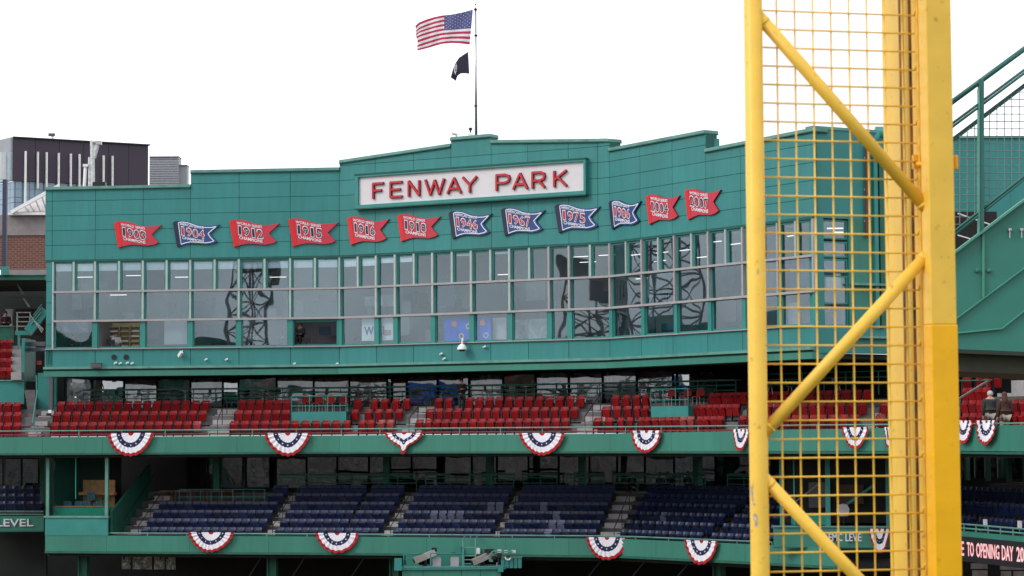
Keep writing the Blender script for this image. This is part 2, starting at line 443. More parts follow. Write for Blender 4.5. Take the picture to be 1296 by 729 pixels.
for i in range(len(COLS) - 1):
    u0, u1 = COLS[i], COLS[i + 1]
    va, vb = vtop(u0)[-1], vtop(u1)[0]
    t0, t1 = FA.zat(u0 + .01, va), FA.zat(u1 - .01, vb)
    wall_col(FA, u0, u1, t0 - .1, t1 - .1, Z_WT, thick=.7 if u1 < 1033 else .1)
    a0, a1 = AT(u0, 300), AT(u1, 300)
    strip_mb(FA, a0, a1, -.1, .8, (t0 - .14, t1 - .14), (t0 - .09, t1 - .09)).build('parapet_flashing', JOINT, pb)
    strip_mb(FA, a0, a1, -.07, .78, (t0 - .088, t1 - .088), (t0 + .05, t1 + .05)).build('parapet_cap', TEALC, pb)
# columns at the two ends of the window band, and the panel row under it
for u0, u1 in ((57, 66),):
    a0, a1 = AT(u0), AT(u1); z = Z_LG
    strip_mb(FA, a0, a1, .07, .7, Z_LG, Z_WT).build('wall_backing', JOINT, pb)
    while z < Z_WT - .1:
        zt = min(z + 1.15, Z_WT)
        strip_mb(FA, a0 + .01, a1 - .01, 0, .069, z + .012, zt - .012).build('wall_panel', TEAL, pb); z = zt
LC = [57, 120.5, 181, 241, 302.5, 367.5, 429.5, 476.6, 523.5, 572, 621, 669, 720, 772, 812, 852, 896, 940, 986, 1033]
for u0, u1 in zip(LC, LC[1:]):
    a0, a1 = AT(u0, 450), AT(u1, 450)
    strip_mb(FA, a0 + .014, a1 - .014, 0, .07, Z_LG + .005, Z_SL - .05).build('wall_panel', TEAL, pb)
ustrip(FA, 57, 1033, .071, .6, Z_LG, Z_SL - .06).build('wall_backing', JOINT, pb)
ustrip(FA, 57, 1033, -.12, .3, Z_SL - .055, Z_SL).build('window_sill', MULG, pb)
ustrip(FA, 57, 1033, -.02, .2, Z_WT - .11, Z_WT).build('window_head', JOINT, pb)
ustrip(FA, 56, 1033, -.28, .3, Z_LGb, Z_LG).build('ledge', TEALC, pb)
ustrip(FA, 56, 1033, -.1, 1.0, Z_LGb - .1, Z_LGb - .003).build('shadow_gap', JOINT, pb)
for u0, u1 in zip([56, 241, 430, 571, 720, 852, 985], [241, 430, 571, 720, 852, 985, 1033]):
    ustrip(FA, u0, u1, -.2, .8, Z_BM, Z_LGb - .105).build('edge_beam', FASC, pb)
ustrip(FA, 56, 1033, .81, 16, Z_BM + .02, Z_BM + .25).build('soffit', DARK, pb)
ustrip(FA, 60, 925, .85, 6, zq(262), zq(258)).build('roof', DARK, pb)
# side walls of the block
for u in (57,):
    a = AT(u); p, d, n = FA.pos(a)
    MB().hexa([(*(p + n * .7), Z_BM), (*(p + d * .3 + n * .7), Z_BM), (*(p + d * .3 + n * 15), Z_BM), (*(p + n * 15), Z_BM),
               (*(p + n * .7), zq(240)), (*(p + d * .3 + n * .7), zq(240)), (*(p + d * .3 + n * 15), zq(240)), (*(p + n * 15), zq(240))]).build('side_wall', TEAL, pb)
# rooms behind the glass
ustrip(FA, 58, 1033, .3, 5.2, Z_SL - .25, Z_SL - .12).build('room_floor', GREYI, pb)
ustrip(FA, 58, 1033, .3, 5.2, Z_WT + .0, Z_WT + .1).build('room_ceiling', TAUPE, pb)
ustrip(FA, 58, 1033, 5.0, 5.2, Z_SL - .1, Z_WT).build('room_back_wall', TAUPE, pb)
# windows
TOPS = []                 # all bays: (u0, u1)
BAY = [66, 120.5, 181, 241, 302.5, 367.5, 430, 476.6, 500.6, 548, 597, 645.5, 695.4, 721, 773, 813.6, 855, 898, 941.5, 986, 1031]
HALF = {(476.6, 500.6), (695.4, 721)}
def frame_win(poly, a0, a1, z0, z1, fw, fmat, gmat, n=.06, name='window', blind=0.0, fd=.1):
    pr = poly.pairs(a0, a1, n, n + fd)
    mb = MB()
    strip_mb(poly, a0, a1, n, n + fd, z0, z0 + fw, mb); strip_mb(poly, a0, a1, n, n + fd, z1 - fw, z1, mb)
    strip_mb(poly, a0, a0 + fw, n, n + fd, z0 + fw, z1 - fw, mb); strip_mb(poly, a1 - fw, a1, n, n + fd, z0 + fw, z1 - fw, mb)
    w = mb.build(name, fmat, pb if poly in (FA, RT) else None)
    if gmat:
        pp = poly.pairs(a0 + fw * .8, a1 - fw * .8, n + fd * .6, n + fd * .6 + .012)
        (p, q), (p2, q2) = pp[0], pp[-1]
        t = random.uniform(-.03, .03)
        za, zb = z0 + fw * .8, z1 - fw * .8
        MB().hexa([(p.x, p.y, za), (p2.x, p2.y, za), (q2.x, q2.y, za), (q.x, q.y, za), (p.x, p.y + t, zb), (p2.x, p2.y + t, zb), (q2.x, q2.y + t, zb), (q.x, q.y + t, zb)]).build('pane', gmat, w)
    if blind:
        strip_mb(poly, a0 + fw, a1 - fw, n + fd + .012, n + fd + .03, z1 - fw - blind, z1 - fw).build('roller_blind', BLIND, w)
    return w
for i in range(len(BAY) - 1):
    u0, u1 = BAY[i], BAY[i + 1]
    a0, a1 = AT(u0, 380), AT(u1, 380)
    half = (u0, u1) in HALF
    mids = [a0, a1] if half else [a0, (a0 + a1) / 2, a1]
    left = u0 < 476
    for j in range(len(mids) - 1):
        bl = .4 if left else (.3 if u0 in (476.6, 500.6) and j == 0 else (random.choice([0, .12]) if u0 < 600 else 0))
        frame_win(FA, mids[j] + .055, mids[j + 1] - .055, Z_M1b + .01, Z_WT - .11, .09, TEALB, GL_UP, blind=bl)
        if j: strip_mb(FA, mids[j] - .055, mids[j] + .055, -.05, .12, Z_M1b, Z_WT - .11).build('mullion', MULL, pb)
    frame_win(FA, a0 + .06, a1 - .06, Z_M2b + .01, Z_M1 - .01, .075, TEALB, GL_UP)
    opened = u0 in (120.5, 367.5)
    frame_win(FA, a0 + .13, a1 - .13, Z_SL + .02, Z_M2 - .01, .06, TEALB, None if opened else GL_UP)
    if u0 == 367.5:     # sash swung up
        strip_mb(FA, a0 + .16, a1 - .16, .2, .26, Z_M2 - .25, Z_M2 - .07).build('window_sash', TEALB, pb)
    strip_mb(FA, a1 - .055, a1 + .055, -.09, .14, Z_M2b, Z_WT - .11).build('mullion', MULL if u0 < 600 else MULG, pb)
    strip_mb(FA, a1 - .13, a1 + .13, -.02, .16, Z_SL, Z_M2).build('window_post', TEALB, pb)
strip_mb(FA, AT(66) - .03, AT(66) + .05, -.09, .14, Z_SL, Z_WT - .11).build('mullion', MULL, pb)
ustrip(FA, 66, 1033, -.12, .1, Z_M1, Z_M1b).build('transom', MULG, pb)
ustrip(FA, 66, 1033, -.12, .1, Z_M2, Z_M2b).build('transom', MULG, pb)
# partitions and ceiling tubes in the rooms
for u in (120.5, 302.5, 430, 597, 721, 855, 941.5):
    a = AT(u); strip_mb(FA, a - .05, a + .05, .35, 5, Z_SL - .1, Z_M1).build('room_partition', TAUPE, pb)
for u, v in ((107, 349), (170, 347), (232, 349), (352, 349), (640, 345), (735, 322), (768, 320), (744, 329), (806, 317), (838, 314), (866, 311), (905, 300), (930, 303), (890, 320), (835, 325), (1005, 292), (150, 372), (812, 348), (975, 297)):
    p = FA.xyz(u, v, 2.4, min(FA.zat(u, v) + .1, Z_WT - .1)); dd = FA.pos(AT(u))[1]
    MB().bar((p.x - dd.x * .45, p.y - dd.y * .45, p.z), (p.x + dd.x * .45, p.y + dd.y * .45, p.z), .09, .03).build('ceiling_tube', TUBE, pb)
for i in range(26):  # extra tube row out of view, added for room glow
    sa_ = 1.0 + i * (FA.acc[-1] - 2) / 26; P_, d_, n_ = FA.pos(sa_); P_ = P_ + n_ * .95
    MB().bar((*(P_ - d_ * .5), Z_WT - .03), (*(P_ + d_ * .5), Z_WT - .03), .1, .04).build('ceiling_tube', TUBE, pb)
IM = [mat('inner_grey_a', (.08, .085, .1), .8), mat('inner_grey_b', (.3, .3, .34), .8), mat('inner_brown', (.16, .12, .1), .8), mat('inner_blue', (.06, .1, .16), .8), mat('inner_pale', (.5, .5, .52), .8)]
for i in range(len(BAY) - 1):
    a0, a1 = AT(BAY[i], 380), AT(BAY[i + 1], 380); w_ = a1 - a0
    for (zz0, zz1) in ((Z_SL, Z_M2), (Z_M2, Z_M1), (Z_M2, Z_M1 + .4)):
        for r_ in range(2):
            s0 = a0 + random.uniform(0, .6) * w_; s1 = s0 + random.uniform(.15, .6) * w_; nn = random.uniform(1.6, 4.8)
            z0_ = zz0 + random.uniform(0, .5) * (zz1 - zz0); z1_ = z0_ + random.uniform(.25, .8) * (zz1 - zz0)
            strip_mb(FA, s0, min(s1, a1 + .3), nn, nn + .06, z0_, z1_).build('wall_fitting', random.choice(IM), pb)
# counters, monitors, shelves, posters inside the lowest row
for i in range(len(BAY) - 1):
    a0, a1 = AT(BAY[i], 420), AT(BAY[i + 1], 420)
    strip_mb(FA, a0 + .2, a1 - .2, .5, 1.1, Z_SL + .02, Z_SL + .07).build('counter', WOOD if BAY[i] in (181, 241) else GREYI, pb)
def facepos(u, v, n, z=None, poly=None):
    poly = poly or FA
    w = poly.xyz(u, v, n, z); d = poly.pos(poly.s_at(u, v))[1]
    return w, math.atan2(d.y, d.x)
mono = thing('desk_monitor', 'dark desk monitor behind the press box glass, at the second lower pane', 'monitor', rot=0)
w, r = facepos(140, 430, .8, Z_SL + .07)
mono.location = w; mono.rotation_euler.z = r
MB().box((0, 0, .28), (.46, .04, .28)).build('screen', BLACK, mono)
MB().box((0, .02, .07), (.05, .04, .14)).box((0, .02, .01), (.2, .14, .02)).build('stand', BLACK, mono)
def copy_tree(o, parent=None):
    c = o.copy(); C.objects.link(c)
    if parent is not None:
        c.parent = parent; c.matrix_parent_inverse = o.matrix_parent_inverse.copy()
    for ch in KIDS.get(o.name, None) or kids(o): copy_tree(ch, c)
    return c
KIDS = {}
def kids(o):
    L = [x for x in C.objects if x.parent == o]; KIDS[o.name] = L; return L
for u, lab in ((335, 'fifth lower pane from the corner'), (388, 'open sash under the 1915 pennant'), (458, 'pane beside the white radio banner'), (655, 'pane with the printed drape'), (795, 'lower pane in front of a green reflection, under 1986'), (885, 'lower pane nearest the yellow screen')):
    c = copy_tree(mono); w, r = facepos(u, 430, .8, Z_SL + .07); c.location = w; c.rotation_euler.z = r + random.uniform(-.4, .4)
    c['label'] = 'dark desk monitor behind the ' + lab
# wall shelves with papers behind the open second pane
w, r = facepos(152, 418, 2.6)
sh = thing('paper_shelf', 'cardboard coloured pigeonhole shelves of papers seen through the open press box window', 'shelf', (w.x, w.y, Z_SL), rot=r)
zz = Z_M2 - Z_SL
MB().box((0, .2, zz * .5), (2.5, .05, zz * .95)).build('back_board', CARD, sh)
for k in range(5): MB().box((0, 0, .15 + k * zz * .18), (2.5, .38, .035)).build('shelf', CARD, sh)
for k in range(5): MB().box((-1.2 + k * .6, 0, zz * .45), (.035, .38, zz * .85)).build('divider', CARD, sh)
m = MB()
for a in range(4):
    for b in range(4):
        if random.random() < .8: m.box((-.9 + a * .6, -.02, .2 + b * zz * .18), (.42, .3, random.uniform(.05, .12)), mi=random.choice([0, 0, 1]))
stuff(m.build('paper_stack', [WHITE, CARD], sh))
# things seen in the lowest row
def flatsign(name, label, cat, u0, v0, u1, v1, n, m, thick=.03, poly=None):
    poly = poly or FA
    a0, a1 = poly.s_at(u0, v0), poly.s_at(u1, v0)
    pc, rr = facepos((u0 + u1) / 2, (v0 + v1) / 2, n, poly=poly)
    zt = poly.xyz((u0 + u1) / 2, v0, n).z; zb = poly.xyz((u0 + u1) / 2, v1, n).z
    wd = (poly.xyz(u1, v0, n).xy - poly.xyz(u0, v0, n).xy).length
    t = thing(name, label, cat, (pc.x, pc.y, zb), rot=rr)
    MB().box((0, 0, (zt - zb) / 2), (wd, thick, zt - zb)).build('board', m, t)
    return t, wd, zt - zb
def addtext(t, body, x, z, w, h, m, y=-.03, off=.0, ext=.004, name='lettering', tilt=0.0):
    me = fit_text(body, w, h, ext, off, m)
    o = link(name, me, t); o.location = (x, y, z); o.rotation_euler = (0, tilt, 0)
    return o
t, w_, h_ = flatsign('radio_banner', 'white station banner with blue and red lettering hung inside the press box window', 'banner', 458, 403, 500, 431, .3, WHITE)
addtext(t, 'WEEI', -.25, h_ * .45, w_ * .6, h_ * .38, mat('banner_blue', (.02, .06, .3), .5), off=.02)
addtext(t, '850', .55, h_ * .34, w_ * .22, h_ * .26, SRED, off=.01)
t, w_, h_ = flatsign('blue_backdrop', 'bright blue interview backdrop with orange and white emblems behind the press box glass', 'backdrop', 562, 402, 621, 431, .3, BLUEB)
for x, z in ((-.55, .75), (.65, .75), (-.25, .2), (.8, .2), (.05, .62)):
    MB().tube((x * w_ / 2, -.02, z * h_), (x * w_ / 2, -.03, z * h_), .16, 14).build('emblem_disc', ORNG if z > .7 else CREAM, t)
    if z < .7: MB().tube((x * w_ / 2, -.031, z * h_), (x * w_ / 2, -.04, z * h_ ), .08, 12).build('emblem_dot', SRED, t)
t, w_, h_ = flatsign('printed_drape', 'pale grey curtain drape drawn across the press box pane', 'curtain', 649, 404, 692, 431, .7, patchmat('grey_print_drape', [(.5, .48, .5), (.3, .3, .32), (.55, .53, .55), (.12, .12, .13)], 1.2))
t, w_, h_ = flatsign('white_banner', 'blank white board leaning behind the third lower pane of the press box', 'board', 208, 405, 238, 436, .5, CREAM)
t, w_, h_ = flatsign('white_doorway_panel', 'narrow white partition panel behind the pane beside the blue backdrop', 'panel', 624, 402, 641, 431, .6, CREAM)
t, w_, h_ = flatsign('grey_projection_board', 'pale board with blue centre behind the leftmost lower pane of the press box', 'board', 69, 406, 112, 421, .9, patchmat('blue_grey_board', [(.4, .4, .45), (.12, .16, .25), (.45, .42, .48)], .8))

# frontal return wing seen through the wire screen
zr = lambda u, v: RT.zat(u, v)
zt = at(1060, 164.5, 100.2).z
strip_mb(RT, RT.s_at(1034), RT.s_at(1130), .0, .4, zr(1070, 277), zt).build('return_wall', mat('teal_return_paint', (.028, .21, .20), .5, .06, .7), pb)
strip_mb(RT, RT.s_at(1033.2), RT.s_at(1130), -.05, .5, zt + .002, zt + .13).build('parapet_cap', TEALC, pb)
strip_mb(RT, RT.s_at(1034), RT.s_at(1130), .0, .4, zr(1070, 447), zr(1070, 415)).build('return_wall', mat('teal_return_paint', (.018, .17, .155)), pb)
strip_mb(RT, RT.s_at(1034), RT.s_at(1046), .0, .4, zr(1070, 414.9), zr(1070, 277.1)).build('return_wall', mat('teal_return_paint', (.018, .17, .155)), pb)
strip_mb(RT, RT.s_at(1078), RT.s_at(1130), .0, .4, zr(1070, 414.9), zr(1070, 277.1)).build('return_wall', FASC, pb)
strip_mb(RT, RT.s_at(1034), RT.s_at(1130), 5.2, 5.5, zr(1070, 447), zt).build('room_back_wall', GREYI, pb)
for va, vb in ((279, 303), (306, 326), (328, 345), (349, 385), (388, 413)):
    frame_win(RT, RT.s_at(1046.3), RT.s_at(1077.7), zr(1070, vb), zr(1070, va), .07, TEALB, GL_UP, n=.1)
for u, v in ((1058, 289), (1066, 294), (1090, 290)):
    p = RT.xyz(u, v, 2.2); MB().box(p, (.8, .08, .05)).build('ceiling_tube', TUBE, pb)
dp = thing('downpipe', 'thin rusty brown downpipe running down the green return wall', 'pipe', RT.xyz(1097, 300, -.15), based=True)
MB().tube(RT.xyz(1097, 183, -.12), RT.xyz(1097, 301, -.12), .07).build('pipe', mat('brown_pipe', (.12, .03, .02), .6), dp)
for v in (200, 240, 280): MB().box(RT.xyz(1097, v, -.06), (.24, .12, .06)).build('bracket', STEEL, dp)
dc = thing('roof_duct', 'green round duct bending over the parapet behind the yellow screen', 'duct', RT.xyz(1115, 172, .2), based=True)
p = RT.xyz(1108, 168, .2)
MB().tube(p, p + Vector((2.2, .1, 0)), .28, 14).build('duct_run', TEALB, dc, smooth=True)
MB().tube(p + Vector((.1, -.1, 0)), p + Vector((-.25, -.15, -.7)), .2, 12).build('duct_elbow', TEALB, dc, smooth=True)
for du, m_ in ((1111, TEALB), (1118, DGRN)):
    a = RT.s_at(du); strip_mb(RT, a - .1, a + .1, -.16, -.01, zr(1070, 415), zr(1070, 190)).build('pilaster', m_, pb)
for v in (361, 428): strip_mb(RT, RT.s_at(1080), RT.s_at(1130), -.3, -.01, zr(1070, v), zr(1070, v - 3)).build('ledge', TEALC, pb)
p0 = FA.pos(AT(1033))[0]
MB().box((p0.x - .02, p0.y - .05, (Z_LG + zq(162)) / 2 ), (.12, .12, 11)).build('corner_post', mat('corner_blue_grey', (.03, .05, .09), .5), pb) if False else None

# ------------------------------------------------------------ name sign
a0, a1 = AT(453, 240), AT(744.5, 225)
SZ0, SZ1 = FA.zat(453, 264.5), FA.zat(453, 223)
cx = FA.pos((a0 + a1) / 2)[0]
MIDROT = math.atan2(FA.d[1].y, FA.d[1].x)
sign = thing('stadium_name_sign', 'wide white sign board reading FENWAY PARK in red letters on the green wall', 'sign', (cx.x, cx.y, SZ0), based=True)
strip_mb(FA, a0 + .19, a1 - .12, -.16, -.005, SZ0 + .17, SZ1 - .1).build('board', CREAM, sign)
fm = MB()
strip_mb(FA, a0, a1, -.30, -.003, SZ0, SZ0 + .17, fm); strip_mb(FA, a0, a1, -.30, -.003, SZ1 - .1, SZ1, fm)
strip_mb(FA, a0, a0 + .19, -.30, -.003, SZ0 + .17, SZ1 - .1, fm); strip_mb(FA, a1 - .12, a1, -.30, -.003, SZ0 + .17, SZ1 - .1, fm)
fm.build('frame', TEALB, sign)
strip_mb(FA, a0 - .03, a1 + .03, -.33, -.003, SZ0 - .07, SZ0 - .003).build('drip_edge', JOINT, sign)
strip_mb(FA, a0 - .03, a1 + .03, -.33, -.003, SZ1 + .003, SZ1 + .08).build('drip_edge', JOINT, sign)
ZB = FA.zat(482, 252.3); LH = .86
strokes = {'F': [((0, 0), (0, 1)), ((0, 1), (1, 1)), ((0, .52), (.8, .52))], 'E': [((0, 0), (0, 1)), ((0, 1), (1, 1)), ((0, .5), (.85, .5)), ((0, 0), (1, 0))],
           'N': [((0, 0), (0, 1)), ((0, 1), (1, 0)), ((1, 0), (1, 1))], 'W': [((0, 1), (.26, 0)), ((.26, 0), (.5, .95)), ((.5, .95), (.74, 0)), ((.74, 0), (1, 1))],
           'A': [((0, 0), (.5, 1)), ((.5, 1), (1, 0)), ((.2, .3), (.8, .3))], 'Y': [((0, 1), (.5, .48)), ((1, 1), (.5, .48)), ((.5, .48), (.5, 0))],
           'P': [((0, 0), (0, 1)), ((0, 1), (.66, 1)), ((.66, 1), (.95, .9)), ((.95, .9), (1, .74)), ((1, .74), (.93, .56)), ((.93, .56), (.66, .46)), ((.66, .46), (0, .46))],
           'R': [((0, 0), (0, 1)), ((0, 1), (.66, 1)), ((.66, 1), (.95, .9)), ((.95, .9), (1, .74)), ((1, .74), (.93, .56)), ((.93, .56), (.66, .46)), ((.66, .46), (0, .46)), ((.5, .46), (1, 0))],
           'K': [((0, 0), (0, 1)), ((1, 1), (0, .42)), ((.3, .6), (1, 0))]}
LET = [('F', 475.5, 488), ('E', 497.5, 511.5), ('N', 520.5, 533.5), ('W', 541.5, 565), ('A', 569.5, 586), ('Y', 589, 606), ('P', 631.5, 647.5), ('A', 652.5, 670), ('R', 677, 692), ('K', 704.5, 719.5)]
for ch, ua, ub in LET:
    sa, sb = AT(ua, 240), AT(ub, 240)
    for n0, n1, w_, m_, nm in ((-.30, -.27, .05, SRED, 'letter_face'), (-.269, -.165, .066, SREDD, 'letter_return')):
        mb = MB()
        for kk, (p, q) in enumerate(strokes[ch]):
            P0, _, nn = FA.pos(sa + (sb - sa) * p[0]); P1 = FA.pos(sa + (sb - sa) * q[0])[0]
            z0_, z1_ = ZB + .05 + p[1] * (LH - .1), ZB + .05 + q[1] * (LH - .1)
            e = kk * .0007
            A = Vector((P0.x, P0.y, z0_)); B = Vector((P1.x, P1.y, z1_)); dv = (B - A).normalized()
            A -= dv * w_ * .42; B += dv * w_ * .42
            N3 = Vector((nn.x, nn.y, 0)); side = dv.cross(N3).normalized() * w_
            n0e, n1e = n0 - e, n1
            q4 = [A - side + N3 * n0e, A + side + N3 * n0e, B + side + N3 * n0e, B - side + N3 * n0e]
            mb.hexa(q4 + [k + N3 * (n1e - n0e) for k in q4])
        if nm == 'letter_face': fl = mb; fm_ = m_
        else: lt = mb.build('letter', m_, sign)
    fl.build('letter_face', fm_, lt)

# ------------------------------------------------------------ championship pennants
PO = [(0, .93), (.06, .985), (.17, 1.0), (.32, .96), (.5, .84), (.66, .78), (.82, .78), (1, .83), (.9, .66), (.79, .48), (.86, .33), (.94, .17), (.84, .10), (.72, .07), (.55, .10), (.38, .12), (.24, .08), (.09, 0)]
def wave(x): return .99 - .22 * (1 / (1 + math.exp(-(x - .38) * 9)))
PEN = [('1903', 0, 145, 205, 280, 314), ('1904', 1, 219.5, 279, 279.5, 312.5), ('1912', 0, 291, 354, 278, 313), ('1915', 0, 365.5, 428.5, 276.5, 312.5), ('1916', 0, 440.5, 493.5, 274, 310.5), ('1918', 0, 504, 558.5, 271, 306),
       ('1946', 1, 569, 624, 267, 302.5), ('1967', 1, 635, 691, 263, 299), ('1975', 1, 703, 761, 258, 295), ('1986', 1, 772.5, 813, 253, 290.5), ('2004', 0, 819.5, 862, 246, 284.5), ('2007', 0, 868.5, 914, 239, 278.5)]
PLAC = ['nearest the left end', 'second along, next to the first red one', 'right of the first navy one', 'left of the sign corner', 'under the letter F', 'under the W', 'under the Y', 'under the P', 'under the K', 'right of the sign, half way down', 'left of the rightmost one', 'highest, nearest the yellow pipe']
for pi_, (yr, blue, u0, u1, v0, v1) in enumerate(PEN):
    sa, sb = AT(u0, v0), AT(u1, v0); W = sb - sa
    um = (u0 + u1) / 2
    if blue: yslope = 0
    p, d, nn = FA.pos(sa)
    zt_ = FA.zat(u0 + 8, v0); zb_ = FA.zat(u0 + 5, v1); Hh = zt_ - zb_
    t = thing('champions_pennant', ('navy' if blue else 'red') + ' pennant lettered %s CHAMPIONS, ' % yr + PLAC[pi_], 'pennant sign', (p.x + d.x * W / 2, p.y + d.y * W / 2, zb_), group='championship pennants along the press box wall', rot=math.atan2(d.y, d.x))
    X = lambda x: (x - .5) * W
    body = [(X(x), -.1, z * Hh) for x, z in PO]
    MB().prism(body, (0, .095, 0), 0, 1).build('pennant_board', [PNAV if blue else PRED, PNAVD if blue else PREDD], t)
    hs = [(0, .93), (.06, .985), (.10, .99), (.175, .055), (.09, 0)]
    MB().prism([(X(x), -.115, z * Hh) for x, z in hs], (0, .014, 0)).build('hoist_band', PNAVD if blue else PREDB, t)
    if blue:
        ins = [(.115, .92), (.19, .945), (.33, .905), (.5, .785), (.66, .72), (.8, .715), (.92, .75), (.83, .62), (.745, .48), (.8, .33), (.875, .2), (.8, .155), (.7, .13), (.55, .155), (.38, .18), (.27, .145), (.175, .09)]
        mb = MB()
        for i in range(len(ins)):
            a, b = ins[i], ins[(i + 1) % len(ins)]
            mb.bar((X(a[0]), -.108 - .0005 * (i % 2), a[1] * Hh), (X(b[0]), -.108 - .0005 * (i % 2), b[1] * Hh), .012, .045, up=Vector((0, -1, 0)).cross(Vector((1, 0, 0))))
        mb.build('white_border', CLW, t)
    def bend(me, cxx, czz):
        for v in me.vertices:
            x = v.co.x + cxx; v.co.x = x
            fx = x / W + .5
            v.co.z = v.co.z + czz + (wave(fx) - wave(.4)) * Hh * .9
            v.co.x += (v.co.z / Hh - .5) * -.07 * W * .6
        return me
    top = 'AMERICAN LEAGUE' if blue else 'WORLD SERIES'
    cxx = (-.085) * W
    ms = []
    o = link('heading_lettering', bend(fit_text(top, W * .5, Hh * .095, .004, .014, CLW), cxx, Hh * .79), t); o.location.y = -.122
    o = link('lower_lettering', bend(fit_text('CHAMPIONS', W * .46, Hh * .115, .004, .018, CLW), cxx + .01 * W, Hh * .27), t); o.location.y = -.122
    for q, ch in enumerate(yr):
        cw = W * .105
        x0 = cxx + (q - 1.5) * W * .132
        o = link('numeral_outline', bend(fit_text(ch, (cw if ch != '1' else cw * .55) * 1.2, Hh * .36, .004, .03, CLW), x0, Hh * .53), t); o.location.y = -.118 - .001 * (q % 2)
        o = link('numeral', bend(fit_text(ch, (cw if ch != '1' else cw * .5) * .95, Hh * .30, .004, .0, SRED if blue else PNAVD), x0, Hh * .53), t); o.location.y = -.128

# ------------------------------------------------------------ stands: shared seat meshes
def seat_meshes(mt, nm, hw=.207):
    b = MB()       # curved backrest: three slat-like bands
    prof = [(.10, .47), (.085, .58), (.095, .70), (.13, .84)]
    for (y0, z0), (y1, z1) in zip(prof, prof[1:]):
        g_ = .006
        vs = []
        for y, z in ((y0, z0 + g_), (y1, z1 - g_)):
            for x, dy in ((-hw, -.03), (-hw * .5, 0), (hw * .5, 0), (hw, -.03)): vs.append((x, y + dy, z))
        vs += [(x, y + .03, z) for x, y, z in vs]
        fs = [(0, 1, 5, 4), (1, 2, 6, 5), (2, 3, 7, 6), (8, 12, 13, 9), (9, 13, 14, 10), (10, 14, 15, 11), (4, 5, 13, 12), (5, 6, 14, 13), (6, 7, 15, 14), (0, 8, 9, 1), (1, 9, 10, 2), (2, 10, 11, 3), (0, 4, 12, 8), (3, 11, 15, 7)]
        b.add(vs, fs)
    back = b.mesh(nm + '_backrest', mt)
    p = MB()       # folded-up seat pan, leaning, rounded at the top
    for z0, z1, y0, y1, w in ((.27, .5, .05, .01, hw - .02), (.503, .64, .01, -.01, hw - .008), (.643, .68, -.01, .02, hw - .03)):
        p.hexa([(-w, y0, z0), (w, y0, z0), (w, y0 + .05, z0), (-w, y0 + .05, z0), (-w, y1, z1), (w, y1, z1), (w, y1 + .05, z1), (-w, y1 + .05, z1)])
    pan = p.mesh(nm + '_pan', mt)
    return back, pan
def frame_mesh():
    f = MB()
    for x in (-.245,):
        f.hexa([(x - .018, -.02, 0), (x + .018, -.02, 0), (x + .018, .1, 0), (x - .018, .1, 0), (x - .018, .02, .62), (x + .018, .02, .62), (x + .018, .12, .62), (x - .018, .12, .62)])
        f.box((x, -.1, .635), (.05, .34, .03)); f.box((x, .02, .01), (.07, .26, .02)); f.hexa([(x - .035, .115, .25), (x + .035, .115, .25), (x + .035, .13, .25), (x - .035, .13, .25), (x - .035, .15, .74), (x + .035, .15, .74), (x + .035, .165, .74), (x - .035, .165, .74)])  # last plate is added to darken the shaded gap between seats
    return f.mesh('seat_frame', IRON)
SM = {'red': seat_meshes(RED, 'red_seat'), 'faded': seat_meshes(REDS, 'faded_red_seat'), 'navy': seat_meshes(NAVY, 'navy_seat', .222), 'grey': seat_meshes(GSEAT, 'grey_seat', .2)}
FRM = frame_mesh()
NSEAT = {'red': 0, 'navy': 0}
def place_seat(P, rot, kind, label, group, jitter=True):
    fam = 'navy' if kind in ('navy', 'grey') else 'red'
    NSEAT[fam] += 1
    e = bpy.data.objects.new('red_folding_chair' if fam == 'red' else 'navy_folding_chair', None); C.objects.link(e); e.location = P; e.empty_display_size = .2
    e.rotation_euler = (0, 0, rot)
    props(e, label, 'seat', group)
    for nm, me in (('backrest', SM[kind][0]), ('seat_pan', SM[kind][1]), ('seat_frame', FRM)):
        o = bpy.data.objects.new(nm, me); C.objects.link(o); o.parent = e
        if nm == 'seat_pan' and jitter: o.rotation_euler.x = random.uniform(-.05, .12)
    return e
def seat_row(poly, n, z, u0, u1, kind, label, group, pitch=.52, special=None, v=None, bulk=None, cnt=None):
    q = poly.off(n)
    v = v or at(648, 550, 118).z and 530
    a0, a1 = q.s_at(u0, v), q.s_at(u1, v)
    N = cnt or max(1, round((a1 - a0) / pitch)); st = (a1 - a0) / N
    for i in range(N):
        p, d, nn = q.pos(a0 + (i + .5) * st)
        k = (special or {}).get(i, kind)
        rot = math.atan2(d.y, d.x) + random.uniform(-.03, .03)
        if bulk is not None:
            M = Matrix.Translation((p.x, p.y, z)) @ Matrix.Rotation(rot, 4, 'Z')
            for me in (*SM[k], FRM):
                mi = 1 if me is FRM else 0
                bulk.add([M @ w.co for w in me.vertices], [tuple(f.vertices) for f in me.polygons], mi)
        else:
            lb = label if k == kind else label.replace('red folding', 'faded red folding').replace('navy', 'pale grey covered')
            place_seat((p.x, p.y, z), rot, k, lb, group)
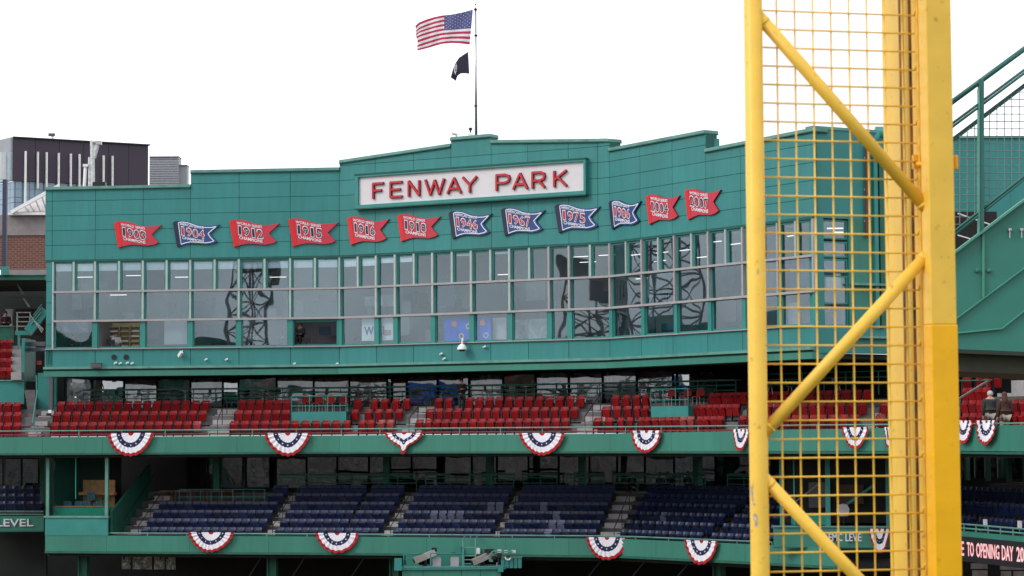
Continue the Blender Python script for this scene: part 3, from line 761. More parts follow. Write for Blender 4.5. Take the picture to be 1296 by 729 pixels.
# ------------------------------------------------------------ upper (red) deck
RD = Poly([(-120, 122.6), (57, 121.0), (430, 118.4), (772, 110.8), (943, 104.4), (1033, 101.4), (1180, 98.6), (1215, 97.2), (1330, 90.5)])
ZR = H - .03               # floor of the first row
RISE = .565; TRD = .86
ud = thing('upper_grandstand_deck', 'upper stadium deck with green fascia and rising tiers of red seats', 'grandstand', (0, 116, H - 1), based=True)
ZFT, ZFB = H + .02, H - .83
FJ = [-60, 54, 130, 210, 300, 395, 430, 500, 595, 690, 772, 850, 905, 943, 1033, 1120, 1180, 1215, 1260, 1330]
for a, b in zip(FJ, FJ[1:]):
    dz0 = max(0, (a - 772) / 524) * .25; dz1 = max(0, (b - 772) / 524) * .25
    a0, a1 = RD.s_at(a), RD.s_at(b)
    strip_mb(RD, a0 + .006, a1 - .006, 0, .25, (ZFB + dz0 * .1, ZFB + dz1 * .1), (ZFT + dz0, ZFT + dz1)).build('fascia_panel', FASC, ud)
strip_mb(RD, RD.s_at(-60), RD.s_at(1330), -.03, .35, ZFB - .1, ZFB - .004).build('fascia_bottom_lip', DGRN, ud)
def rail(poly, u0, u1, n, z0, heights, post, parent, m=None, r=.025, v=550, name='railing', wdth=None):
    m = m or TEALB
    mb = MB(); a0, a1 = poly.s_at(u0, v), poly.s_at(u1, v)
    q = poly.off(n)
    b0, b1 = a0, a1
    N = max(1, round((a1 - a0) / post)); last = None
    for i in range(N + 1):
        p, d, nn = poly.pos(a0 + (a1 - a0) * i / N); p = p + nn * n
        mb.tube((p.x, p.y, z0), (p.x, p.y, z0 + max(heights)), r * .8, 6)
        if last is not None:
            for h in heights: mb.tube((last.x, last.y, z0 + h), (p.x, p.y, z0 + h), r, 6)
        last = p
    return mb.build(name, m, parent)
# red/white pipe line and rails on the fascia top
rail(RD, -60, 1330, .12, ZFT + .02, [.3], 2.4, ud, TEALC, .035)
rail(RD, -60, 1330, .30, ZFT + .0, [.12], 2.4, ud, REDS, .035, name='red_conduit')
UA = [(45, 30, 47), (270, 259, 288), (510, 499, 525), (733, 721.5, 748), (925, 917, 936), (1100, 1089, 1103)]
NR = 3
for k in range(NR):
    z = ZR + RISE * k
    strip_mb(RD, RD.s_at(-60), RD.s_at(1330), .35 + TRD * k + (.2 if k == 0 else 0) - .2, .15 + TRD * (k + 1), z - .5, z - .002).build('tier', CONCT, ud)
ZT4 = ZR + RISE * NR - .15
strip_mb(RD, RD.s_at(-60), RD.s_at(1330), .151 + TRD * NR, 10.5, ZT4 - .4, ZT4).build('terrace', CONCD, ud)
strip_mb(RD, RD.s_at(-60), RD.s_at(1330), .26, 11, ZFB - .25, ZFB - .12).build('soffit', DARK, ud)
def rown(k): return .35 + TRD * k + .45
GR = 'red folding seats of the upper deck'
def where(u):
    if u < 60: return 'beside the far left stairs'
    if u < 290: return 'left of the first stair'
    if u < 520: return 'between the first and second stairs'
    if u < 745: return 'between the second and third stairs'
    if u < 930: return 'between the third stair and the yellow screen'
    if u < 1180: return 'behind the yellow wire screen'
    return 'right of the yellow pole'
ordn = ['front', 'second', 'third']
RROWS = [  # k, u0, u1, count
    (0, -8, 27, 3), (0, 63, 255, 16), (0, 290, 444, 12), (0, 453, 474, 2), (0, 477, 499, 2), (0, 525, 721, 17), (0, 749, 802, 4), (0, 806.5, 878, 8), (0, 881, 915, 4), (0, 934, 1088, None), (0, 1107, 1180, None), (0, 1216, 1243, 3), (0, 1262, 1298, 4),
    (1, -8, 27, 3), (1, 66, 262, 16), (1, 296, 367, 6), (1, 443, 454, 1), (1, 460, 511, 4), (1, 538, 733, 16), (1, 760, 822, 5), (1, 877, 935, 7), (1, 945, 1098, None), (1, 1113, 1180, None), (1, 1216, 1244, 3), (1, 1262, 1298, 4),
    (2, -8, 27, 3), (2, 71, 266, 16), (2, 301, 368, 6), (2, 446, 459, 1), (2, 467, 521, 4), (2, 549, 574, 2), (2, 588, 741, 12), (2, 772, 822, 4), (2, 897, 945, 6), (2, 955, 1105, None), (2, 1216, 1252, 4)]
for k, u0, u1, cnt in RROWS:
    vv = 542 - 14 * k
    sp = {}
    if k == 0 and u0 == 63: sp = {15: 'faded'}
    if k == 0 and u0 == 477: sp = {0: 'faded', 1: 'faded'}
    if k == 0 and u0 == 806.5: sp = {6: 'faded', 7: 'faded'}
    lb = 'red folding chair, upper deck %s row, %s' % (ordn[k], where((u0 + u1) / 2))
    if cnt and cnt <= 2: lb = 'red folding chair standing apart, upper deck %s row, %s' % (ordn[k], where((u0 + u1) / 2))
    seat_row(RD, rown(k), ZR + RISE * k, u0, u1, 'red', lb, GR, special=sp, v=vv, cnt=cnt)
# a fourth, higher row at the right end
for k, u0, u1 in ((3, 1216, 1268), (4, 1281, 1298)):
    strip_mb(RD, RD.s_at(1205), RD.s_at(1330), .16 + TRD * k, .15 + TRD * (k + 1), ZR + RISE * (k - 1), ZR + RISE * k - .002).build('tier', CONC, ud)
    seat_row(RD, rown(k), ZR + RISE * k, u0, u1, 'red', 'red folding chair in the %s row right of the yellow pole' % ('fourth' if k == 3 else 'highest'), GR, v=490)
# stairs of the upper deck
def stair(poly, u0, u1, n0, nsteps, tread, z0, rise, parent, mt=CONC, v=548):
    a0, a1 = poly.s_at(u0, v), poly.s_at(u1, v)
    for i in range(nsteps):
        n_ = n0 + i * tread
        strip_mb(poly, a0, a1, n_, n_ + tread + .02, z0 + i * rise - .25, z0 + (i + 1) * rise).build('step', mt, parent)
for i_, (um, u0, u1) in enumerate(UA):
    q = RD.off(.3); a0 = q.s_at(u0, 546); a1 = q.s_at(u1, 546)
    for i in range(6):
        n_ = .42 + i * TRD / 2
        strip_mb(RD, a0 + .02, a1 - .02, n_, n_ + TRD / 2 + .01, ZR - .2 + i * RISE / 2, ZR + .05 + i * RISE / 2).build('step', CONC, ud)
    # handrail in the aisle
    if 200 < um < 1000:
        mb = MB(); am = (a0 + a1) / 2
        pts = []
        for i in range(3):
            p, d, n = RD.pos(am); b = p + n * (.6 + i * TRD); zb = ZR + .06 + i * RISE
            pts.append(Vector((b.x, b.y, zb + .85))); mb.tube((b.x, b.y, zb), (b.x, b.y, zb + .85), .022, 6)
        for p, q2 in zip(pts, pts[1:]): mb.tube(p, q2, .024, 6)
        mb.build('aisle_handrail', IRON, ud)
# railing and table rail behind the third row
rail(RD, 78, 872, 3.3, ZT4, [.55, .8, 1.06], 1.25, ud, DGRN, .03, v=500)
rail(RD, 905, 1180, 3.3, ZT4 + .2, [.55, .8, 1.06], 1.25, ud, DGRN, .03, v=500)
rail(RD, 1190, 1330, 5.6, ZR + RISE * 5, [.5, .8, 1.1], 1.0, ud, TEALB, .035, v=480)
ustrip(RD, 78, 872, 3.25, 3.75, ZT4 + 1.0, ZT4 + 1.06, v=500).build('drink_rail', DGRN, ud)
# tables with glinting stools on the terrace
proto = thing('terrace_table', 'small round terrace table with pale top behind the third row', 'table', (0, 0, 0))
MB().lathe((0, 0, .98), [(.0, .02), (.34, .02), (.34, -.02), (0, -.02)], 12).build('table_top', STEEL, proto)
MB().tube((0, 0, 0), (0, 0, .96), .035, 8).build('leg', STEEL, proto)
stp = thing('bar_stool', 'metal stool', 'stool', (0, 0, 0))
MB().lathe((0, 0, .62), [(0, .03), (.17, .03), (.18, 0), (.17, -.02), (0, -.02)], 10).build('seat', STEEL, stp)
for a in range(4): MB().tube((math.cos(a * 1.57 + .8) * .09, math.sin(a * 1.57 + .8) * .09, .6), (math.cos(a * 1.57 + .8) * .2, math.sin(a * 1.57 + .8) * .2, 0), .014, 5).build('leg', STEEL, stp)
MB().hexa([(-.17, .15, .68), (.17, .15, .68), (.17, .17, .68), (-.17, .17, .68), (-.15, .19, .98), (.15, .19, .98), (.15, .21, .98), (-.15, .21, .98)]).build('backrest', STEEL, stp)
first = {}
q = RD.off(4.4)
tu = [98, 150, 172, 184, 220, 262, 318, 335, 350, 410, 455, 560, 618, 632, 648, 700, 738, 780, 812, 975, 1000, 1060]
for i, u in enumerate(tu):
    p, d, n = q.pos(q.s_at(u, 500))
    o = stp if i == 0 else copy_tree(stp)
    o.location = (p.x, p.y, ZT4 + .05); o.rotation_euler.z = random.uniform(0, 6)
    o['label'] = 'shiny metal bar stool on the terrace %s' % where(u); o['group'] = 'metal stools on the upper terrace'
    if i % 2 == 0:
        o2 = proto if i == 0 else copy_tree(proto)
        p2 = p + n * .8 + d * .4
        o2.location = (p2.x, p2.y, ZT4); o2['label'] = 'small round steel table on the terrace %s' % where(u); o2['group'] = 'round tables on the upper terrace'
# camera wells (green boxes with a railing) holding loose red chairs
chair = thing('loose_chair', 'red chair', 'chair', (0, 0, 0))
mb = MB()
for i in range(7):
    a0_ = math.pi * i / 7; a1_ = math.pi * (i + 1) / 7
    mb.add([(0, .2, .62), (math.cos(a0_) * .24, .2, .62 + math.sin(a0_) * .3), (math.cos(a1_) * .24, .2, .62 + math.sin(a1_) * .3), (0, .24, .62), (math.cos(a0_) * .24, .24, .62 + math.sin(a0_) * .3), (math.cos(a1_) * .24, .24, .62 + math.sin(a1_) * .3)], [(0, 1, 2), (3, 5, 4), (1, 4, 5, 2)])
mb.hexa([(-.24, .2, .5), (.24, .2, .5), (.24, .24, .5), (-.24, .24, .5), (-.24, .2, .62), (.24, .2, .62), (.24, .24, .62), (-.24, .24, .62)])
mb.build('backrest', RED, chair); MB().box((0, 0, .45), (.46, .42, .05)).build('seat', RED, chair)
for x in (-.2, .2):
    for y in (-.18, .2): MB().tube((x, y, 0), (x, y, .44), .015, 5).build('leg', STEEL, chair)
nch = 0
for (u0, u1, vt, vb, us_) in ((369, 438, 521, 535, (378, 395, 411, 429)), (824, 871, 514, 530, (832, 848, 863))):
    q = RD.off(1.3); a0, a1 = q.s_at(u0, vt), q.s_at(u1, vt)
    zt = RD.off(1.3).zat((u0 + u1) / 2, vt)
    if u0 == 824: qa0, qa1 = a0, a1
    s0, s1 = a0, a1
    P0, d, n = q.pos(a0); P1, d1, n1 = q.pos(a1)
    mb = MB(); mb.hexa([(*P0, ZR + .5), (*P1, ZR + .5), (*(P1 + n1 * 2.0), ZR + .5), (*(P0 + n * 2.0), ZR + .5), (*P0, zt), (*P1, zt), (*(P1 + n1 * 2.0), zt), (*(P0 + n * 2.0), zt)])
    mb.build('camera_well_box', TEALB, ud)
    mb = MB(); P = [P0, P1, P1 + n1 * 2.0, P0 + n * 2.0]
    for i in range(3):
        a, b = P[(i + 3) % 4], P[i]
        for hh in (.3, .82): mb.tube((*a, zt + hh), (*b, zt + hh), .025, 6)
    for i in range(4):
        p = P0.lerp(P1, i / 3); mb.tube((*p, zt), (*p, zt + .82), .025, 6)
    mb.build('camera_well_railing', TEALB, ud)
    for u in us_:
        o = chair if nch == 0 else copy_tree(chair); nch += 1
        p = P0.lerp(P1, (u - u0) / (u1 - u0)) + n * (1.1 + random.uniform(-.2, .2))
        o.location = (p.x, p.y, zt); o.rotation_euler.z = math.atan2(d.y, d.x) + random.uniform(-.3, .3)
        o['label'] = 'red round-backed chair inside the %s railed box' % ('left' if u0 < 500 else 'right'); o['group'] = 'red chairs in the railed boxes'
# club glass behind the terrace
def club(poly, n, us, z0, z1, gm, parent, v, wallm, depth=3.0, postm=DARK, pr=.09, boards={}):
    q = poly.off(n)
    for i, (u0, u1) in enumerate(zip(us, us[1:])):
        a0, a1 = q.s_at(u0, v), q.s_at(u1, v)
        mb = MB(); strip_mb(q, a0 + .0, a0 + pr, -.06, .1, z0, z1, mb); strip_mb(q, a0 + pr, a1, -.03, .07, z1 - .09, z1, mb); strip_mb(q, a0 + pr, a1, -.03, .07, z0, z0 + .12, mb)
        w = mb.build('window', postm, parent)
        zz0, zz1 = z0 + .1, z1 - .08
        gq = GL_MU if i in boards and gm is GL_CL else gm
        pp = q.pairs(a0 + pr * .8, a1 + .01, .0, .015); (p, p2), (r_, r2) = pp[0], pp[-1]; t = random.uniform(-.03, .03)
        MB().hexa([(p.x, p.y, zz0), (r_.x, r_.y, zz0), (r2.x, r2.y, zz0), (p2.x, p2.y, zz0), (p.x, p.y + t, zz1), (r_.x, r_.y + t, zz1), (r2.x, r2.y + t, zz1), (p2.x, p2.y + t, zz1)]).build('pane', gq, w)
        if i in boards: strip_mb(q, a0 + pr + .03, a1 - .03, .25, .3, z0 + .1, z1 - .1).build('blotch_board', boards[i], w)
    a0, a1 = q.s_at(us[0], v), q.s_at(us[-1], v)
    strip_mb(q, a0, a1, depth, depth + .2, z0, z1 + .3).build('club_back_wall', wallm, parent)
    strip_mb(q, a0, a1, .1, depth, z1 + .001, z1 + .1).build('club_ceiling', DARK, parent)
MU1 = patchmat('brown_pane_blotch', [(0.17, 0.12, 0.10), (0.68, 0.51, 0.42), (0.34, 0.31, 0.34), (0.77, 0.71, 0.71)], .9)  # blotched boards stand in for mixed images and reflections in the panes
MU2 = patchmat('red_pane_blotch', [(0.09, 0.03, 0.03), (0.59, 0.09, 0.05), (0.20, 0.17, 0.17), (0.51, 0.48, 0.48)], .9)
MU3 = patchmat('grey_pane_blotch', [(0.14, 0.15, 0.17), (0.51, 0.54, 0.59), (0.85, 0.85, 0.85), (0.34, 0.34, 0.34)], .8)
MU4 = patchmat('green_pane_blotch', [(0.05, 0.09, 0.09), (0.14, 0.31, 0.26), (0.34, 0.37, 0.37), (0.17, 0.10, 0.17)], .8)
STN = patchmat('pale_pane_blotch', [(.3, .27, .23), (.5, .46, .4), (.12, .12, .11), (.42, .38, .33)], 1.3)
club(RD, 8.2, [80, 115, 156, 198, 240, 281, 301, 349, 396, 441, 489, 495, 514, 553, 593, 636, 677, 719, 762, 805, 851, 856, 872], ZT4, ZT4 + 2.75, GL_CL, ud, 490, CLUBW, boards={0: MU3, 2: MU1, 3: MU4, 4: MU3, 7: MU3, 8: MU1, 9: MU1, 11: MU2, 12: MU1, 13: MU4, 14: MU3, 15: MU2, 16: MU3, 17: MU3, 18: MU3, 19: MU1})
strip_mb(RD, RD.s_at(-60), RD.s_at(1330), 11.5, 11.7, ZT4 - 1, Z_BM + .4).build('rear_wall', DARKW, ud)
for u in (1050, 1075, 1100): pass
# ------------------------------------------------------------ lower (blue) deck
BD = Poly([(57, 122.0), (430, 118.2), (780, 114.0), (943, 107.8), (1062, 103.4)])
ld = thing('lower_grandstand_deck', 'lower stadium deck with green fascia and dark tiers of navy seats', 'grandstand', (0, 117, H - 6), based=True)
ZB0 = H - 5.62; RISEB = .425; TB = .82
ZBT, ZBB = at(430, 679.3, 118.2).z, at(430, 699.5, 118.2).z
FB = [57, 135, 240, 340, 430, 540, 640, 720, 780, 830, 905, 943, 985, 1060]
for a, b in zip(FB, FB[1:]):
    a0, a1 = BD.s_at(a, 690), BD.s_at(b, 690)
    strip_mb(BD, a0 + .006, a1 - .006, 0, .25, ZBB, ZBT).build('fascia_panel', FASC, ld)
ustrip(BD, 57, 1061, -.04, .5, ZBB - .12, ZBB - .004, v=690).build('fascia_bottom_lip', DGRN, ld)
rail(BD, 136, 975, .12, ZBT, [.13], 2.2, ld, TEALC, .04, v=680)
rail(BD, 136, 975, .3, ZBT - .02, [.05], 2.2, ld, BLACK, .03, v=680, name='conduit')
NB = 6
for k in range(NB):
    z = ZB0 + RISEB * k
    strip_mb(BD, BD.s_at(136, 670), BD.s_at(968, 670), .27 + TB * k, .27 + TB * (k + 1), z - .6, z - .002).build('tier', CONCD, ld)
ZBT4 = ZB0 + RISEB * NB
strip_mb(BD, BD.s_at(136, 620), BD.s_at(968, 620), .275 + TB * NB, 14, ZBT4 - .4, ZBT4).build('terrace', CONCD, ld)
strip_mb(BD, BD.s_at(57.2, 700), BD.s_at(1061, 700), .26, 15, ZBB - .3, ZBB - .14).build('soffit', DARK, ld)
def bn(k): return .27 + TB * k + .42
AIS = [(153, 175), (328, 345), (475, 494), (617, 630), (751, 778), (879, 889)]   # at the front row
def bwhere(u):
    e = [330, 480, 620, 760]; L = ['left of the first white stair', 'between first and second white stairs', 'between the second and third white stairs', 'between the third and fourth white stairs', 'right of the fourth white stair']
    for a, b in zip(e, L):
        if u < a: return b
    return L[-1]
bulk = MB(); rowname = ['front', 'second', 'third', 'fourth', 'fifth', 'sixth']
AR = []
q0 = BD.off(.3)
for (a, b) in AIS: AR.append((q0.s_at(a, 676), q0.s_at(b, 676)))
GREY = {(1, 3): {2: 'grey', 9: 'grey'}, }
cnt_named = 0
for k in range(NB):
    q = BD.off(bn(k))
    for j in range(len(AR)):
        s0 = AR[j][1]; s1 = AR[j + 1][0] if j + 1 < len(AR) else BD.s_at(976, 660)
        if j == 4:
            P5, _, n5 = BD.pos(AR[4][1]); s0 = BD.acc[2] + (P5 + n5 * bn(k) - BD.p[2] - BD.n[2] * bn(k)).dot(BD.d[2]) + .1
        # platform in the first block replaces the upper rows
        if j == 0 and k >= 4:
            s0 = BD.s_at(308, 640)
        N = max(1, round((s1 - s0) / .475)); st = (s1 - s0) / N
        for i in range(N):
            p, d, nn = BD.pos(s0 + (i + .5) * st)
            if j == 4: d, nn = BD.d[2], BD.n[2]; p = BD.p[2] + d * (s0 + (i + .5) * st - BD.acc[2])
            p = p + nn * bn(k)
            rot = math.atan2(d.y, d.x); z = ZB0 + RISEB * k
            uu = 648 + (p.x / p.y) * FPX
            kind = 'navy'
            if k in (2,) and j == 2 and 3 <= i <= 6: kind = 'grey'
            if (k, j) in ((3, 2), (3, 3)) and (i in (9, 10) if j == 2 else i == 3): kind = 'grey'
            if k in (1, 2) and j in (3, 4) and random.random() < .05: kind = 'grey'
            if (k, j, i) in ((1, 2, 11), (0, 3, 5), (1, 3, 6)): kind = 'grey'
            if k == 5 or (k == 4 and j > 1) or cnt_named >= 290:
                M = Matrix.Translation((p.x, p.y, z)) @ Matrix.Rotation(rot, 4, 'Z')
                for me in (*SM['navy'], FRM):
                    bulk.add([M @ w.co for w in me.vertices], [tuple(f.vertices) for f in me.polygons], 1 if me is FRM else 0)
            else:
                cnt_named += 1
                lb = ('navy folding chair, lower deck %s row, %s' if kind == 'navy' else 'pale grey covered chair, lower deck %s row, %s') % (rowname[k], bwhere(uu))
                place_seat((p.x, p.y, z), rot + random.uniform(-.03, .03), kind, lb, 'navy folding seats of the lower deck')
sk_ = bulk.build('seat_mass', [NAVY, IRON]); stuff(sk_); props(sk_, 'dark navy folding seats in the rearmost rows of the lower deck', 'seats')
for (s0, s1) in AR[:5]:
    for i in range(2 * NB):
        n_ = .3 + i * TB / 2
        strip_mb(BD, s0 + .04, s1 - .04, n_, n_ + TB / 2 + .01, ZB0 - .3 + i * RISEB / 2, ZB0 + .03 + i * RISEB / 2).build('step', mat('pale_step_paint', (.36, .345, .35), .8, .15, 3), ld)
    mb = MB(); pts = []
    for i in range(0, NB, 2):
        p, d, n = BD.pos(s1 - .12); b = p + n * (.6 + i * TB); zb = ZB0 + i * RISEB
        pts.append(Vector((b.x, b.y, zb + .9))); mb.tube((b.x, b.y, zb), (b.x, b.y, zb + .9), .022, 6)
    for p, q2 in zip(pts, pts[1:]): mb.tube(p, q2, .024, 6)
    mb.build('aisle_handrail', IRON, ld)
# columns, rear rail and glass of the lower deck
q = BD.off(5.9)
for u, m_ in ((490, DGRN), (620, DGRN), (737, DGRN), (883, DGRN), (275, DGRN)):
    p, d, n = q.pos(q.s_at(u, 600)); MB().box((p.x, p.y, (ZBT4 + ZFB) / 2), (.36, .36, ZFB - ZBT4), math.atan2(d.y, d.x)).build('column', m_, ld)
for u0, u1 in ((310, 484), (496, 528), (553, 612), (625, 669), (681, 731), (744, 800), (828, 870), (888, 975)):
    rail(BD, u0, u1, 5.4, ZBT4, [.5, .78, .92], 1.1, ld, FASC if u0 > 300 else DGRN, .03, v=610)
    ustrip(BD, u0, u1, 5.35, 5.6, ZBT4 + .93, ZBT4 + 1.02, v=610).build('drink_rail', DGRN, ld)
club(BD, 10.5, [236, 262, 310, 348, 387, 426, 466, 488, 520, 560, 596, 628, 668, 706, 745, 780, 815, 852, 880, 905, 975], ZBT4, ZFB - .3, GL_LW, ld, 590, CLUBL, depth=2.2, boards={1: MU3, 3: STN, 4: STN, 5: STN, 6: STN, 8: MU4, 9: MU4, 11: MU4, 12: MU4, 14: MU4, 15: MU2, 16: MU4})
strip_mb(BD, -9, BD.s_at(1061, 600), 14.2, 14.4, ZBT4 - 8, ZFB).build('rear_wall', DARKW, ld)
# tray platform with wooden rail and tables at the left of the lower deck
a0, a1 = BD.s_at(194, 636), BD.s_at(305, 636)
strip_mb(BD, a0, a1, 3.6, 5.2, ZB0 + 1.45, ZB0 + 1.9).build('platform_box', TEALB, ld)
rail(BD, 194, 305, 3.7, ZB0 + 1.9, [.12, .45, .85], .62, ld, TEALB, .02, v=625)
proto = thing('wood_table', 'small table', 'table')
MB().box((0, 0, .74), (.8, .6, .04)).build('table_top', mat('red_brown_wood', (.2, .06, .03), .5), proto)
for x in (-.34, .34):
    for y in (-.24, .24): MB().tube((x, y, 0), (x, y, .72), .02, 5).build('leg', mat('red_brown_wood', (.2, .06, .03)), proto)
for i, u in enumerate((212, 232, 252, 272, 290)):
    o = proto if i == 0 else copy_tree(proto)
    p, d, n = BD.off(4.5).pos(BD.off(4.5).s_at(u, 620)); o.location = (p.x, p.y, ZB0 + 1.9); o.rotation_euler.z = math.atan2(d.y, d.x)
    o['label'] = 'small red brown wooden table on the railed green platform beside the lower stairs'; o['group'] = 'wooden tables on the lower platform'
# dark concourse below the lower deck
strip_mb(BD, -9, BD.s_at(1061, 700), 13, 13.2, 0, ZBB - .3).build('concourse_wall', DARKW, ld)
for u in (106, 345, 500, 910):
    p, d, n = BD.off(1.6).pos(BD.off(1.6).s_at(u, 715)); r_ = math.atan2(d.y, d.x)
    z_ = ZBB - .3; mb = MB(); mb.box((p.x, p.y, z_ / 2), (.5, .06, z_), r_)
    for sd in (-.22, .22): mb.box((p.x + d.x * sd, p.y + d.y * sd, z_ / 2), (.07, .4, z_), r_)
    mb.build('steel_column', DGRN, ld)
for u in (330, 385, 460, 760, 815, 870):
    p, d, n = BD.off(1.0).pos(BD.off(1.0).s_at(u, 700)); MB().tube((p.x, p.y, ZBB - .35), (p.x - 1.6, p.y + 2.5, ZBB - 2.6), .035, 6).build('brace_rod', PIPEB, ld)
# glazing under the deck on the left, its bright reflections painted as patches
for k, (u0, u1) in enumerate(((154, 165), (168, 179), (180, 192), (195, 208), (210, 222))):
    q = BD.off(6); a0, a1 = q.s_at(u0, 705), q.s_at(u1, 705)
    strip_mb(q, a0, a1, 0, .05, at(180, 722, 126).z, at(180, 694, 126).z).build('concourse_window', patchmat('painted_reflection_glass', [(.02, .03, .03), (.5, .5, .52), (.05, .2, .16), (.8, .8, .8), (.02, .02, .02)], 1.8), ld)
# ------------------------------------------------------------ glazed booth on the left of the lower deck
def zb(u, v, n=0): return BD.off(n).zat(u, v) if n else BD.zat(u, v)
bo = thing('glazed_booth', 'green framed glass booth with wooden desk at the left end of the lower deck', 'booth', (*BD.p[0], ZBT), based=True)
a0, a1 = BD.s_at(57.5, 620), BD.s_at(137, 620)
Zt, Zs, Zb2 = zb(95, 574.5), zb(95, 654), zb(95, 675)
strip_mb(BD, a0, a1, -.02, .12, ZBT + .003, Zs - .06).build('front_wall', TEALB, bo)
strip_mb(BD, a0 - .05, a1 + .05, -.08, .14, Zs - .055, Zs + .05).build('sill', TEALC, bo)
fm = MB(); strip_mb(BD, a0 + .05, a0 + .22, -.05, .1, Zs + .053, Zt, fm); strip_mb(BD, a1 - .17, a1, -.05, .1, Zs + .053, Zt, fm); strip_mb(BD, a0 + .22, a1 - .17, -.05, .1, Zt - .12, Zt, fm)
fr_ = fm.build('window_frame', TEALC, bo)
strip_mb(BD, a0 + .22, a1 - .17, .0, .015, Zs + .06, Zt - .12).build('pane', GL_BO, fr_)
strip_mb(BD, a0 + 1.72, a0 + 1.76, -.02, .03, Zs + .95, Zt - .12).build('mullion', TEALB, bo)
strip_mb(BD, a0 + .2, a1 - .2, .5, .9, Zs - .1, Zs + .5).build('inner_counter', mat('bright_green_counter', (.01, .28, .19), .5), bo)
strip_mb(BD, a0 + .2, a1 - .2, .45, .95, Zs + .503, Zs + .55).build('counter_top', WOOD, bo)
strip_mb(BD, a0 + 1.0, a1 - .75, 2.6, 2.7, Zs + .2, Zs + 1.9).build('wood_wall', WOOD, bo)
strip_mb(BD, a0 + 1.05, a1 - .5, 1.9, 2.3, Zs + 1.1, Zs + 1.25).build('wood_desk', mat('orange_wood', (.5, .2, .07), .5), bo)
strip_mb(BD, a0, a1 - 1, 4.0, 4.1, Zs - .5, Zt).build('booth_back_wall', DARKW, bo)
strip_mb(BD, a0, a0 + .1, .15, 4, Zs - .5, Zt).build('side_wall', DGRN, bo)
strip_mb(BD, a0, a1, .15, 4, Zs - .55, Zs - .5).build('booth_floor', DARK, bo)
p, d, n = BD.pos(a1)
for (zz0_, zz1_, nn0, nn1, mm) in ((ZBT, Zs + .3, .3, 5.5, DGRN),):
    A, B = p + n * nn0, p + n * nn1
    MB().hexa([(*A, zz0_), (*(A + d * .12), zz0_), (*(B + d * .12), zz0_), (*B, zz0_), (*A, zz1_), (*(A + d * .12), zz1_), (*(B + d * .12), zz1_ + 2.4), (*B, zz1_ + 2.4)]).build('stair_wall', mm, bo)
MB().tube((*(p + d * .6 + n * .7), ZBT + .8), (*(p + d * .6 + n * 5), ZBT + 3.2), .03, 6).build('stair_handrail', IRON, ld)
chn = thing('booth_chair', 'blue office chair', 'chair')
MB().lathe((0, 0, .5), [(0, .05), (.2, .04), (.24, 0), (.2, -.03), (0, -.03)], 12).build('seat', NAVY, chn)
mb = MB(); mb.prism([(-.2, .2, .6), (.2, .2, .6), (.24, .2, .8), (.2, .2, 1.0), (-.2, .2, 1.0), (-.24, .2, .8)], (0, .05, 0)); mb.build('backrest', mat('teal_blue_seat', (.02, .1, .14), .5), chn)
MB().tube((0, 0, 0), (0, 0, .5), .03, 8).box((0, 0, .02), (.4, .06, .04)).box((0, 0, .021), (.06, .4, .04)).build('pedestal', IRON, chn)
for i, (u, v, n_) in enumerate(((68, 638, 1.2), (88, 638, 1.2), (102, 638, 1.2), (114, 638, 1.2), (129, 636, 1.2), (117, 622, 1.7))):
    o = chn if i == 0 else copy_tree(chn)
    w = BD.xyz(u, v, n_); dd = BD.pos(BD.s_at(u))[1]
    o.location = (w.x, w.y, Zs - .2 if v > 630 else Zs + .25); o.rotation_euler.z = math.atan2(dd.y, dd.x) + math.pi + random.uniform(-.4, .4)
    o['label'] = 'rounded blue office chair behind the green counter of the glazed booth' if v > 630 else 'rounded blue office chair at the raised wooden desk of the booth'
    o['group'] = 'chairs in the glazed booth'

